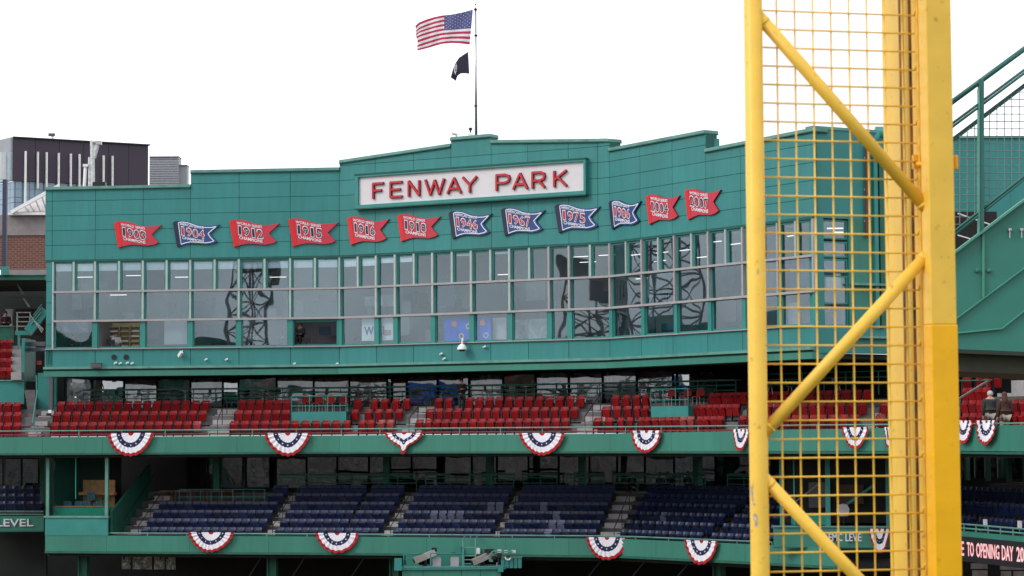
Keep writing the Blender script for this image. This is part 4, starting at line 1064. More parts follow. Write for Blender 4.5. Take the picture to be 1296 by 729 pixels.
# ------------------------------------------------------------ bunting
def bunting(poly, u, w, drop, z, label, style=0, v=560):
    q = poly.off(-.1); s = q.s_at(u, v); p, d, n = q.pos(s)
    t = thing('bunting', label, 'bunting', (p.x, p.y, z), group='red, white and blue buntings hung on the fascias', rot=math.atan2(d.y, d.x))
    bands = [(0, .12, CLR), (.12, .42, CLW), (.42, .63, CLB), (.63, .87, CLW), (.87, 1.0, CLR)]
    NS = 48; names = ['centre_band', 'inner_white_band', 'star_band', 'outer_white_band', 'outer_red_band']
    ph = random.uniform(0, 6); ex = random.uniform(1.1, 1.45); fq = random.choice([21, 24, 27]); am = random.uniform(.03, .05); sk_w = random.uniform(-.06, .06)
    def P(an, r):
        c, s_ = math.cos(an), math.sin(an)
        if style == 0: x = c * w / 2 * r; zz = -drop * r * (s_ ** ex) * (1 + sk_w * c); x += .04 * r * s_ * math.sin(3 * an + ph)
        elif style == 1:     # gathered to a point
            x = c * w / 2 * r * (1 - .15 * s_ * r); zz = -drop * r * (.62 * s_ ** 1.1 + .42 * r * math.exp(-(c / .2) ** 2))
        else:                # narrow, hanging down
            x = c * w / 2 * r * (1 - .1 * s_) + .03 * math.sin(5 * an + ph) * r; zz = -drop * r * (s_ ** (ex - .35)) * (1 + sk_w * c)
        y = -.03 - r * (.05 + am * math.sin(an * fq + ph + .6 * math.sin(3 * an))) - .05 * s_ * r
        zz *= 1 + .03 * math.sin(an * fq + ph + .6 * math.sin(3 * an)) * r
        return (x, y, zz)
    for (r0, r1, m_), nm in zip(bands, names):
        vs = []; fs = []; K = 3
        for i in range(NS + 1):
            for j in range(K + 1): vs.append(P(math.pi * i / NS, r0 + (r1 - r0) * j / K + 1e-3))
        for i in range(NS):
            for j in range(K):
                a = i * (K + 1) + j; fs.append((a, a + 1, a + K + 2, a + K + 1))
        MB().add(vs, fs).build(nm, m_, t, smooth=True, fix=False)
    mb = MB(); ns = 7
    for i in range(ns):
        an = math.pi * (i + .5) / ns; x, y, zz = P(an, .525); rr = min(w, 1.9) * .028; y -= .012
        mb.add([(x + math.sin(k * math.pi / 5) * rr * (1 if k % 2 == 0 else .45), y, zz + math.cos(k * math.pi / 5) * rr * (1 if k % 2 == 0 else .45)) for k in range(10)], [tuple(range(10))])
    o = mb.build('white_stars', CLW, t, fix=False); stuff(o)
    return t
ZBU = H + .3
UPB = [(166, 58, 29, 0), (364.5, 58, 29, 0), (512, 49, 26, 1), (686.5, 57, 28, 0), (819, 38, 28, 2), (939, 20, 27, 2), (1083, 33, 27, 2), (1127, 14, 27, 2), (1221, 24, 29, 2), (1250, 25, 31, 2)]
pl = ['pleated half-round bunting nearest the left end of the upper fascia', 'pleated half-round bunting on the upper fascia below the first railed box', 'gathered pointed bunting on the upper fascia with its centre pulled down', 'pleated half-round bunting on the upper fascia left of the third stair', 'narrow steep bunting on the upper fascia below the second railed box',
      'bunting on the upper fascia half hidden by the thin yellow pipe', 'narrow bunting on the upper fascia seen through the wire screen', 'bunting on the upper fascia behind the rusty gap of the pole', 'bunting half hidden at the right edge of the thick yellow post', 'narrow hanging bunting in front of the two visitors at the upper rail']
for (u, w, h, st), lb in zip(UPB, pl):
    q = RD.off(-.1); W = q.s_at(u + w / 2) - q.s_at(u - w / 2); D = q.pos(q.s_at(u))[0].y
    zt = at(u, 548 if u < 700 else (545 if u < 900 else (543 if u < 1000 else (540.5 if u < 1150 else 532))), D).z
    bunting(RD, u, W, h * D / FPX, zt, lb, st)
LOB = [(267.5, 58, 25, 0), (427, 54, 25, 0), (768.5, 48, 28, 0), (888.5, 42, 30, 0)]
pl = ['pleated half-round bunting on the lower fascia before the first white stair', 'pleated half-round bunting on the lower fascia left of the camera platform', 'pleated half-round bunting on the lower fascia at the fourth white stair', 'steep pleated bunting on the lower fascia nearest the yellow pipe']
for (u, w, h, st), lb in zip(LOB, pl):
    q = BD.off(-.1); W = q.s_at(u + w / 2, 690) - q.s_at(u - w / 2, 690); D = q.pos(q.s_at(u, 690))[0].y
    bunting(BD, u, W, h * D / FPX, at(u, 673.5 if u < 300 else (674.5 if u < 500 else (680 if u < 800 else 684)), D).z, lb, st, v=690)

# ------------------------------------------------------------ helpers for things placed at a known distance
def pxbox(mb, u0, v0, u1, v1, D, depth, mi=0):
    A, B, Cc, E = at(u0, v1, D), at(u1, v1, D), at(u1, v0, D), at(u0, v0, D)
    x0, x1 = (A.x + E.x) / 2, (B.x + Cc.x) / 2; z0, z1 = (A.z + B.z) / 2, (Cc.z + E.z) / 2
    return mb.box(((x0 + x1) / 2, D + depth / 2, (z0 + z1) / 2), (abs(x1 - x0), depth, abs(z1 - z0)), 0, mi)
def pxb(name, m, parent, u0, v0, u1, v1, D, depth):
    return pxbox(MB(), u0, v0, u1, v1, D, depth).build(name, m, parent)
def based_thing(name, label, cat, u, v, D, group=None):
    return thing(name, label, cat, at(u, v, D), group, based=True)

# ------------------------------------------------------------ flagpole and flags
fp = based_thing('flagpole', 'tall thin grey flagpole on the roof behind the name sign', 'flagpole', 602, 200, 119)
P0, P1 = at(602.3, 190, 119), at(602.3, 13, 119)
P0.x = P1.x = (P0.x + P1.x) / 2
MB().tube(P0, P1, .075, 10, .05).build('pole', STEEL, fp, smooth=True)
mb = MB(); mb.lathe(P1, [(0, -.02), (.08, .0), (.09, .06), (.03, .12), (0, .13)], 10); mb.lathe(P1 + Vector((0, 0, .32)), [(0, -.05), (.05, 0), (0, .05)], 8)
mb.tube(P1, P1 + Vector((0, 0, .35)), .012, 5); mb.build('finial', BLACK, fp)
for v in (45, 134): MB().lathe(at(602.3, v, 119), [(.06, -.05), (.085, -.03), (.085, .03), (.06, .05)], 10).build('cleat_band', IRON, fp)
MB().tube(P1 + Vector((-.12, -.02, -.1)), P0 + Vector((-.12, -.02, 0)), .008, 5).build('halyard', IRON, fp)
def cloth(name, col, tr=.45):
    m = bpy.data.materials.new(name); m.use_nodes = True; nt = m.node_tree; b = nt.nodes['Principled BSDF']
    b.inputs['Base Color'].default_value = (*col, 1); b.inputs['Roughness'].default_value = .8; b.inputs['Specular IOR Level'].default_value = .1
    t = nt.nodes.new('ShaderNodeBsdfTranslucent'); t.inputs[0].default_value = (*col, 1); mx_ = nt.nodes.new('ShaderNodeMixShader'); mx_.inputs[0].default_value = tr
    nt.links.new(b.outputs[0], mx_.inputs[1]); nt.links.new(t.outputs[0], mx_.inputs[2]); nt.links.new(mx_.outputs[0], nt.nodes['Material Output'].inputs[0])
    return m
FRED, FWH, FBL = cloth('flag_red', (.55, .05, .12)), cloth('flag_white', (.85, .85, .87)), cloth('flag_blue', (.12, .13, .30))
fl = based_thing('national_flag', 'red and white striped flag with a starry blue canton flying left from the pole', 'flag', 597, 30, 119)
top = [(598.5, 12), (586, 15.5), (571, 18.5), (560, 19.5), (550, 21.5), (540, 24.5), (530, 28.5), (525.5, 33)]
bot = [(594.5, 56.5), (583, 55), (571, 54.5), (560, 55.5), (552, 57.5), (544, 60), (536, 62), (529, 63.5)]
def lerpline(L, t):
    k = t * (len(L) - 1); i = min(int(k), len(L) - 2); f = k - i
    return (L[i][0] + (L[i + 1][0] - L[i][0]) * f, L[i][1] + (L[i + 1][1] - L[i][1]) * f)
NX, NY = 40, 26
def fpt(t, s_):
    a, b = lerpline(top, t), lerpline(bot, t)
    u = a[0] + (b[0] - a[0]) * s_; v = a[1] + (b[1] - a[1]) * s_
    if t > .45: v += 1.3 * math.sin(s_ * 9) * (t - .45) * 1.2; u += 1.2 * math.sin(s_ * 12) * (t - .45)
    D = 119 + .22 * math.sin(t * 11 + s_ * 2.2) * t + .05 * math.sin(t * 23 - s_ * 5)
    return at(u, v, D)
mb = MB(); vs = [fpt(i / NX, j / NY) for i in range(NX + 1) for j in range(NY + 1)]
o_ = mb.add(vs, [], 0)
for i in range(NX):
    for j in range(NY):
        a = i * (NY + 1) + j; st = j // 2
        mi = 2 if (i < 16 and st < 7) else (0 if st % 2 == 0 else 1)
        mb.f.append((a, a + 1, a + NY + 2, a + NY + 1)); mb.m.append(mi)
mb.build('striped_cloth', [FRED, FWH, FBL], fl, smooth=True, fix=False)
mb = MB()
for r_ in range(9):
    for c_ in range(6 if r_ % 2 == 0 else 5):
        t = .4 * ((c_ * 2 + (1 if r_ % 2 == 0 else 2)) / 12.0); s_ = 7 / 13 * (r_ + 1) / 10
        c = fpt(t, s_)
        for yy in (-.02, .02):
            rr = .035
            mb.add([(c.x + math.sin(k * math.pi / 5) * rr * (1 if k % 2 == 0 else .5), c.y + yy, c.z + math.cos(k * math.pi / 5) * rr * (1 if k % 2 == 0 else .5)) for k in range(10)], [tuple(range(10))])
stuff(mb.build('white_stars', FWH, fl, fix=False))
f2 = based_thing('black_flag', 'small black flag with a white emblem drooping below the striped flag', 'flag', 590, 80, 119)
top = [(592.5, 65.5), (587, 69), (581, 73), (577, 79), (573, 88), (570.5, 98)]
bot = [(594, 93.5), (589, 92.8), (583, 93), (579, 96), (578, 99), (577, 102.5)]
def gpt(t, s_):
    a, b = lerpline(top, t), lerpline(bot, t)
    return at(a[0] + (b[0] - a[0]) * s_, a[1] + (b[1] - a[1]) * s_, 119 + .15 * math.sin(t * 12 + s_ * 3))
vs = [gpt(i / 20, j / 12) for i in range(21) for j in range(13)]
MB().add(vs, [(i * 13 + j, i * 13 + j + 1, (i + 1) * 13 + j + 1, (i + 1) * 13 + j) for i in range(20) for j in range(12)]).build('cloth', cloth('dark_flag', (.05, .05, .075), .3), f2, smooth=True, fix=False)
mb = MB(); vs = []
for i in range(9):
    for j in range(5): p = gpt(.56 + i * .028, .1 + j * .13 + .05 * math.sin(i)); p.y -= .03; vs.append(p)
mb.add(vs, [(i * 5 + j, i * 5 + j + 1, (i + 1) * 5 + j + 1, (i + 1) * 5 + j) for i in range(8) for j in range(4) if (i, j) not in ((0, 3), (1, 3), (7, 0), (4, 2), (5, 2), (3, 1))])
mb.build('white_emblem', FWH, f2, fix=False)
# roof gadgets
t = based_thing('roof_camera', 'small white surveillance camera on the highest roof step', 'camera', 577, 172, 116.5)
MB().tube(at(578, 175, 116.5), at(577.5, 169.5, 116.5), .04, 8).build('bracket', STEEL, t); MB().tube(at(571.5, 168.3, 116.4), at(578.5, 170.3, 116.6), .07, 8).build('camera_body', WHITE, t)
t = based_thing('beacon_lamp', 'black round beacon on a white box beside the flagpole foot', 'lamp', 595, 172, 116.5)
pxb('base_box', WHITE, t, 592.5, 168.5, 598.5, 173, 116.5, .25)
MB().lathe(at(595.5, 168, 116.7), [(.03, 0), (.04, .1), (.1, .18), (.1, .24), (.02, .28), (0, .28)], 10).build('lamp_head', BLACK, t)
t = based_thing('roof_vent_box', 'small green box with a red striped vent on the right roof step', 'vent', 906, 182, 104)
pxb('box_body', TEALB, t, 903.5, 175.5, 910.5, 189, 106.2, .6); pxb('vent_grille', SREDD, t, 900.5, 176.5, 903.3, 185, 106.2, .4)
# fixtures under the windows
def onwall(u, v, n=-.05): return FA.xyz(u, v, n)
t = based_thing('dome_light', 'white dome fixture on a curved arm in the middle of the green band', 'light fixture', 584, 440, 116)
p = onwall(585, 440, -.1); p.y -= .35
MB().lathe(p + Vector((0, 0, -.12)), [(0, .30), (.08, .29), (.2, .2), (.26, .05), (.27, 0), (.0, -.0)], 16).build('dome', WHITE, t, smooth=True)
MB().lathe(p + Vector((0, 0, -.2)), [(0, 0), (.12, .0), (.16, .08), (.0, .09)], 12).build('lens', BLACK, t)
MB().tube(p + Vector((0, 0, .15)), p + Vector((.03, .0, .42)), .05, 8).tube(p + Vector((.03, 0, .42)), p + Vector((.03, .4, .36)), .05, 8).build('arm', WHITE, t)
t = based_thing('wall_camera', 'small white box camera on the green band under the fourth lower pane', 'camera', 228, 447, 121)
MB().bar(onwall(226.5, 451, -.12), onwall(230, 445.5, -.3), .14, .16).build('camera_body', WHITE, t); MB().tube(onwall(231, 444, -.02), onwall(230, 446, -.25), .03, 6).build('bracket', WHITE, t)
for u in (144.5, 159.8):
    t = based_thing('speaker_port', 'round black opening in the green band, %s of the pair' % ('left' if u < 150 else 'right'), 'speaker', u, 452, 121.5, 'round openings in the green band')
    a = onwall(u, 452, .0); MB().tube(a, a - Vector((FA.n[0].x, FA.n[0].y, 0)) * .05, .14, 16).build('ring', BLACK, t)
t = based_thing('junction_box', 'grey junction box on the ledge at the left end of the press box', 'box', 122, 462, 121.5)
MB().box(onwall(122, 462.5, -.35), (.55, .3, .24)).build('box_body', mat('mid_grey_metal', (.09, .09, .1), .5), t)
MB().box(onwall(122, 459.7, -.35), (.6, .34, .03)).build('lid', mat('mid_grey_metal', (.09, .09, .1)), t)
for u, v in ((260.5, 455), (286.5, 455), (372.5, 460.5), (426.5, 460.5), (146, 459.5), (152, 460), (161, 459.5), (167, 460), (558, 448), (613, 439), (562, 454)):
    t = based_thing('small_floodlight', 'tiny white fixture on the green band under the windows', 'light', u, v, 118, 'tiny white fixtures on the green band')
    MB().tube(onwall(u - 1, v + .8, -.05), onwall(u + 1, v - .8, -.2), .05, 8).build('lamp_head', WHITE, t)
t = based_thing('white_roof_jib', 'white jib crane arm folded upright on the left roof', 'crane', 115, 236, 124)
for (a, b, c, d, r) in ((113.5, 236, 113.5, 199, .09), (117.5, 236, 116.8, 178, .12), (117, 180, 125, 179.5, .09), (124.5, 180, 119, 200, .11), (121.5, 183, 116.5, 205, .07)):
    MB().tube(at(a, b, 124), at(c, d, 124.1), r, 8).build('jib_tube', mat('white_worn_paint', (.55, .55, .56), .5, .25, 8), t)
MB().box(at(125, 181, 124), (.3, .3, .2)).build('jib_head', STEEL, t); MB().box(at(126, 233.5, 124), (.7, .4, .25)).build('winch', BLACK, t)
t = based_thing('white_roof_pole', 'short white capped pole standing left of the jib on the roof', 'pole', 107, 236, 124)
MB().tube(at(106.8, 236, 124), at(108.2, 210, 124), .09, 8).build('shaft', WHITE, t); MB().box(at(108.6, 209.5, 124), (.28, .28, .14)).build('cap', WHITE, t)

# ------------------------------------------------------------ dark office building and brick building on the left
ob = based_thing('dark_office_building', 'dark plum clad office block with white vertical fins and a glass storey', 'building', 100, 240, 235)
OB = Poly([(-60, 241), (13, 230), (188, 237), (188.5, 262)])
zo = lambda u, v: OB.zat(u, v)
for a, b in zip((13.2, 45, 75, 106, 137, 163), (45, 75, 106, 137, 163, 187.8)):
    a0, a1 = OB.s_at(a, 200), OB.s_at(b, 200)
    strip_mb(OB, a0 + .02, a1 - .02, 0, .5, zo(13.5, 229), zo(13.5, 175)).build('cladding_panel', PLUM, ob)
strip_mb(OB, OB.s_at(13.1), OB.s_at(187.9), -.25, 2, zo(13.5, 174.9), zo(13.5, 173.4)).build('roof_edge', mat('dark_edge', (.02, .02, .03), .5), ob)
strip_mb(OB, OB.s_at(-50), OB.s_at(12.9), 0, .5, zo(13.5, 192), zo(13.5, 173.6)).build('side_cladding', LGREY, ob)
strip_mb(OB, OB.s_at(-50), OB.s_at(12.9), 0, .5, zo(13.5, 228), zo(13.5, 192.2)).build('side_window_wall', mat('pale_blue_cladding', (.35, .42, .5), .3), ob)
OFG = [-50, -20, 2, 10, 20, 29, 38, 45, 56, 71, 87, 98, 120]
for a, b in zip(OFG, OFG[1:]):
    a0, a1 = OB.s_at(a, 245), OB.s_at(b, 245)
    for va, vb in ((239, 229.5), (249.5, 239.4), (256, 250), (290, 256.6)):
        strip_mb(OB, a0 + .03, a1 - .03, .25, .4, zo(29, va), zo(29, vb)).build('glass_panel', GL_OF, ob)
strip_mb(OB, OB.s_at(-50), OB.s_at(120), .41, 3, zo(29, 300), zo(29, 229)).build('glass_backing', mat('spandrel_grey', (.3, .33, .38), .5), ob)
for u in (29, 44.6, 55.8, 71.2, 86.6, 97.7, 113, 128.4, 139.8):
    a = OB.s_at(u); strip_mb(OB, a - .075, a + .075, -.35, -.01, zo(29, 238 if u > 30 else 258), zo(29, 191.5)).build('white_fin', WHITE, ob)
for u in (4.5,): a = OB.s_at(u); strip_mb(OB, a - .14, a + .14, -.7, -.01, zo(13.5, 226), zo(13.5, 192)).build('white_fin', WHITE, ob)
gb = based_thing('grey_clad_building', 'pale grey ribbed block stepping down behind the dark office block', 'building', 210, 240, 250)
pxbox(MB(), 189, 198.5, 226, 262, 250, 2).build('block_body', LGREY, gb); pxbox(MB(), 226.3, 209, 236.5, 262, 250.6, 1.5).build('lower_block', LGREY, gb)
for k in range(13): pxb('rib', mat('rib_grey', (.27, .28, .31), .5), gb, 189.3, 201 + k * 3, 225.7, 201.7 + k * 3, 249.93, .06)
pxb('roof_edge', mat('rib_grey', (.27, .28, .31)), gb, 188.8, 197.6, 226.3, 198.6, 249.8, 2.3); pxb('roof_edge', mat('rib_grey', (.27, .28, .31)), gb, 226.4, 208.4, 236.8, 209.2, 250.4, 1.8)
t = based_thing('roof_mast', 'thin white mast with a crossbar on the dark office block', 'mast', 66, 173, 233)
MB().tube(at(66.5, 176, 233), at(66.5, 170, 233), .12, 6).build('mast_pole', WHITE, t); MB().bar(at(61.5, 170.6, 233), at(69.5, 170.6, 233), .3, .3).build('crossbar', mat('mid_grey_metal', (.09, .09, .1)), t)

bb = based_thing('brick_building', 'brick and concrete building with a pale sloping metal roof beside the press box', 'building', 30, 348, 150)
pxb('brick_wall', BRW, bb, -60, 298, 75, 341, 150, .4)
pxb('concrete_band', mat('warm_grey_band', (.27, .24, .245), .8), bb, -60, 272, 75, 297.9, 149.9, .5)
pxb('concrete_sill', mat('warm_grey_band', (.27, .24, .245)), bb, 9, 341.1, 75, 348.5, 149.7, .7)
pxb('eaves_board', WHITE, bb, 10, 268.5, 75, 271.9, 149.4, 1.0)
A, B, Cc, E = at(22, 267.8, 149.8), at(75, 267.8, 149.8), at(75, 236, 152), at(24, 265, 150.4)
mb = MB(); mb.hexa([A, B, B + Vector((0, .3, 0)), A + Vector((0, .3, 0)), E, Cc, Cc + Vector((0, .3, 0)), E + Vector((0, .3, 0))]); mb.build('roof_slope', ROOFP, bb)
for k, u in enumerate((31, 38, 46, 54)):
    MB().bar(at(u + 5, 267.5, 149.7), at(u - (3 if k else 1) + 2, [262.5, 258, 253.5, 249][k], 150.0), .07, .07).build('roof_seam', mat('rib_grey', (.27, .28, .31)), bb)
MB().bar(at(14, 269, 149.2), at(75, 235, 149.4), .3, .22).build('verge_board', WHITE, bb)
t = based_thing('steel_column', 'dark blue steel column at the far left in front of the brick wall', 'column', 5, 348, 127)
pxb('column_shaft', PIPEB, t, 2.8, 227, 8, 337, 127, .3); pxb('column_foot', TEALB, t, 1, 337.2, 9.5, 348, 126.9, .5)

# ------------------------------------------------------------ neighbouring stand on the far left
ls = based_thing('left_grandstand', 'neighbouring stand at the far left with a green beam, stairs and a dark interior', 'grandstand', 20, 500, 128)
pxb('roof_beam', FASC, ls, -60, 348.6, 56.5, 354.3, 127.5, .5); pxb('beam_cap', TEALC, ls, -60, 347.4, 56.5, 348.5, 127.3, .9)
pxb('ceiling', DARK, ls, -60, 354.4, 56.5, 356, 128.1, 9); pxb('rear_wall', DARKW, ls, -60, 354, 60, 480, 138, .3)
pxb('inner_brick_wall', mat('shaded_brick', (.06, .02, .015), .9, .4, 4), ls, 19, 391, 58, 424, 135, .3)  # brick colour darkened to stand for the shade inside the stand
pxb('inner_column', TAUPE, ls, 7, 391, 15.5, 412, 134, .3)
for a, b, c, d in ((22, 358, 29, 372), (30, 377, 37, 388)): MB().bar(at(a, b, 130), at(c, d, 129), .1, .06).build('ceiling_strip', CONC, ls)
MB().bar(at(8, 375.8, 130), at(55, 376.5, 130), .05, .05).build('conduit', CONCD, ls)
for v in (395.5, 401.3, 407.2, 413): MB().tube(at(20.5, v, 129.5), at(39, v, 129.5), .035, 6).build('guard_rail', MULL, ls)
for u in (21.8, 38): MB().tube(at(u, 395, 129.5), at(u, 424, 129.5), .035, 6).build('rail_post', MULL, ls)
MB().bar(at(36, 420, 129), at(57, 392, 129), .3, .55).build('stair_stringer', TEALB, ls)
for k in range(3): MB().tube(at(39 + k * 1.6, 411 - k * 6, 128.8), at(53, 393 - k * 5 + 2, 128.8), .03, 6).build('stair_rail', TEALC, ls)
for k in range(3): MB().tube(at(38 + k * 2, 398 + k * 3, 128.7), at(53 + k, 421 - k * 2, 128.7), .025, 6).build('stair_brace', MULL, ls)
pxb('landing', TEALB, ls, 19, 418.5, 36, 424, 129, .8); pxb('post', TEALB, ls, 22.3, 424, 24.8, 440, 129, .2)
pxb('barrier_wall', DGRN, ls, -60, 413.5, 16, 434, 130.5, .3); pxb('barrier_cap', TEALC, ls, -60, 412.3, 16, 413.4, 130.4, .5)
for v0, v1 in ((432.5, 438), (440, 444.5)): pxb('precast_beam', mat('grey_beam', (.12, .12, .14), .7), ls, 31.5, v0, 57, v1, 128.2, .5)
pxb('red_sign_plate', SRED, ls, 47, 456.5, 52, 461.5, 128, .05)
for k in range(9): pxb('step', CONC, ls, 13.8, 437.5 + k * 4.8, 27, 442.5 + k * 4.8, 129.4 - k * .4, .5)
pxb('stair_side', TEALB, ls, 27.3, 428, 31, 482, 127, 3); pxb('well_wall', BLACK, ls, 31.2, 445, 56.5, 500, 131, .3); pxb('lower_rear_wall', DARKW, ls, -60, 478, 62, 560, 132, .3)  # well_wall is flat black, standing in for the unlit void
pxb('green_barrier', TEALB, ls, -60, 482.5, 30.5, 511.5, 126.5, .4); pxb('barrier_cap', TEALC, ls, -60, 481, 30.5, 482.4, 126.4, .6)
for k in range(4): pxb('tier', CONCD, ls, -60, 444 + k * 12, 13.6, 447 + k * 12, 129.6 - k * .8, .8)
pxb('tier_face', CONCD, ls, -60, 435, 13.6, 484, 131, .3)
for k in range(4):
    for j in range(3):
        u = -4 + j * 7.6 - 1; p = at(u, 447 + k * 12, 129.2 - k * .8)
        place_seat((p.x, p.y, p.z - .05), -.05, 'red', 'red folding chair in the small %s row at the left picture edge' % ['topmost', 'second', 'third', 'lowest'][k], 'red folding seats of the left stand')
for k in range(11): pxb('step', CONCT, ls, 31.3 + k * .8, 493.5 + k * 5, 44.5 + k * .2, 499 + k * 5, 126.3 - k * .4, .6)
MB().tube(at(46, 475, 124.5), at(46.5, 500, 124), .03, 6).tube(at(47.5, 494, 124), at(41, 536, 122.3), .035, 6).tube(at(43.5, 536, 122.2), at(43.5, 549, 122.2), .03, 6).build('stair_handrail', TEALB, ls)
pxb('side_wall', TEALB, ls, 47.5, 472, 71.5, 521, 126.0, .3); pxb('side_column', mat('grey_beam', (.12, .12, .14)), ls, 61.8, 474, 66.5, 545, 125.5, .3)
t = based_thing('white_lamp_box', 'small white box light at the left end of the red seat rows', 'light', 63, 521, 121); pxb('box_body', WHITE, t, 61, 518.8, 65, 522.6, 121.5, .2); pxb('bracket', IRON, t, 58.5, 523, 64.5, 526.5, 121.7, .1)
# lower left deck with LEVEL lettering
ll = based_thing('left_lower_deck', 'lower deck section at the far left with green fascia reading LEVEL', 'grandstand', 20, 671, 129)
pxb('fascia_panel', FASC, ll, -60, 653.4, 55.4, 671.8, 129, .3); pxb('fascia_lip', DGRN, ll, -60, 671.9, 55.4, 673.5, 128.9, .5)
MB().tube(at(-60, 647, 129.1), at(55, 647.3, 129.1), .04, 6).tube(at(-60, 651, 129.1), at(55, 651.3, 129.1), .03, 6).build('railing', TEALC, ll)
pxb('rear_wall', DARKW, ll, -60, 573, 56.5, 670, 137.5, .3); pxb('under_wall', DARKW, ll, -60, 673, 58, 1000, 133, .3); pxb('soffit', DARK, ll, -60, 573.6, 56.5, 575, 127, 10)
for u0, u1 in ((-20, 4), (6, 27), (28, 49)):
    w_ = pxb('window', DARK, ll, u0, 579.5, u1, 617, 136, .12); pxb('pane', GL_LW, w_, u0 + 1, 581, u1 - 1, 616, 135.95, .02)
pxb('column', DGRN, ll, 50.5, 575, 56.5, 650, 131, .4)
for k in range(3):
    pxb('tier', CONCD, ll, -60, 647 - k * 9.5, 54, 652 - k * 9.5, 130.1 + k * .8, .8)
    for j in range(5):
        p = at(1 + j * 11.6, 653 - k * 9.7, 130.4 + k * .8)
        place_seat((p.x, p.y, p.z), 0, 'navy', 'navy folding chair in the %s row of the far left lower deck' % ['front', 'middle', 'rear'][k], 'navy folding seats at the far left')
o = link('level_lettering', fit_text('LEVEL', at(42.3, 660, 129).x - at(-4.5, 660, 129).x, at(0, 656.7, 129).z - at(0, 666.2, 129).z, .03, .012, CLW), ll)
c = at(18.9, 661.5, 128.96)
for v in o.data.vertices: v.co += c

# ------------------------------------------------------------ booth, decks and ribbon board on the right
EB = Poly([(977, 105.3), (1135, 104.0)])
eb = thing('lettered_booth', 'green booth reading EMC LEVEL behind the wire screen at the lower deck end', 'booth', (*EB.p[0], at(980, 692, 105.8).z), based=True)
ez = lambda v: EB.zat(1040, v)
strip_mb(EB, 0, EB.L[0], 0, .2, ez(692.5), ez(667.5)).build('front_wall', FASC, eb)
strip_mb(EB, 0, EB.L[0], -.05, .25, ez(693.8), ez(692.6)).build('lip', DGRN, eb); strip_mb(EB, 0, EB.L[0], -.08, .25, ez(667.4), ez(665.6)).build('sill', TEALC, eb)
for u, w_ in ((987.5, .07), (1046.5, .11), (1004, .03), (1122, .08)):
    a = EB.s_at(u); strip_mb(EB, a - w_, a + w_, -.02, .12, ez(665.5), ez(573)).build('post', TEALB, eb)
strip_mb(EB, .3, EB.L[0], 3.0, 3.2, ez(665), ez(573)).build('booth_back_wall', DARKW, eb)
strip_mb(EB, EB.s_at(1015), EB.s_at(1042), 2.6, 2.7, ez(645), ez(612)).build('grey_panel', GREYI, eb)
strip_mb(EB, EB.s_at(1055), EB.s_at(1086), 2.6, 2.7, ez(640), ez(615)).build('brown_panel', mat('dull_brown_panel', (.07, .04, .03), .7), eb)
strip_mb(EB, EB.s_at(998), EB.s_at(1042), .6, .8, ez(665), ez(650)).build('inner_counter', mat('bright_green_counter', (.01, .28, .19)), eb)
MB().bar(EB.xyz(1066, 642, 1.5), EB.xyz(1106, 614, 1.5), .06, .12).build('stair_string', TEALB, eb); MB().bar(EB.xyz(1000, 640, 1.5), EB.xyz(1038, 611, 1.5), .04, .05).build('stair_string', CONC, eb)
pxb('under_wall', DARKW, eb, 1062, 694, 1240, 1000, 112, .3)
for txt, ua, ub in (('EMC', 1048.8, 1066.5), ('LEVEL', 1070, 1095.2)):
    o = link('lettering', fit_text(txt, EB.s_at(ub) - EB.s_at(ua), ez(675) - ez(685), .03, .012, CLW), eb)
    c = EB.xyz((ua + ub) / 2, 680, -.04)
    for v in o.data.vertices: v.co += c
bunting(EB, 1113.5, EB.s_at(1126) - EB.s_at(1101), 30 * 105.5 / FPX, at(1113, 667.5, 105.5).z, 'narrow bunting on the lettered booth beside the word LEVEL', 2, v=680)
bc = thing('white_round_chair', 'pale round-backed chair inside the booth above the lettering', 'chair', EB.xyz(1068, 664, .9))
MB().lathe((0, 0, .42), [(0, .05), (.22, .04), (.25, 0), (.2, -.04), (0, -.04)], 12).build('seat', CREAM, bc); MB().prism([(-.25, .2, .45), (.25, .2, .45), (.3, .2, .7), (.2, .2, .9), (0, .2, .96), (-.2, .2, .9), (-.3, .2, .7)], (0, .05, 0)).build('backrest', CREAM, bc); MB().tube((0, 0, 0), (0, 0, .42), .04, 8).build('pedestal', IRON, bc)

LE = Poly([(1150, 104.6), (1216, 100), (1340, 91.4)])
rl = thing('right_lower_deck', 'lower deck section right of the yellow pole with navy seats above a dark display board', 'grandstand', LE.xyz(1216, 680, .3), based=True)
a0, a1 = LE.s_at(1160, 690), LE.s_at(1330, 690)
zl = lambda v: LE.zat(1216, v)
strip_mb(LE, a0, a1, -.02, .35, zl(678.5), zl(672.2)).build('fascia_panel', FASC, rl)
rail(LE, 1170, 1330, .1, zl(672), [.12, .3], 1.2, rl, TEALC, .04, v=680)
for k in range(5): strip_mb(LE, a0, a1, .4 + .85 * k, 1.25 + .85 * k, zl(678) + k * .55 - .5, zl(678) - .05 + k * .55).build('tier', CONCD, rl)
for k in range(3):
    q = LE.off(.95 + .85 * k); s0, s1 = q.s_at(1208, 650), q.s_at(1302, 650); N = int((s1 - s0) / .5)
    for i in range(N):
        if k == 0 and i % 8 in (3,): continue
        p, d, n = q.pos(s0 + (i + .5) * .5); place_seat((p.x, p.y, zl(678) - .05 + k * .62), math.atan2(d.y, d.x), 'navy', 'navy folding chair above the display board, %s row' % ['front', 'middle', 'rear'][k], 'navy folding seats above the display board')
strip_mb(LE, a0, a1, 7.5, 7.7, zl(760), ZFB + .2).build('rear_wall', DARKW, rl); strip_mb(LE, a0, a1, 4.66, 7.5, zl(678) + 2.0, zl(678) + 2.2).build('terrace', CONCD, rl)
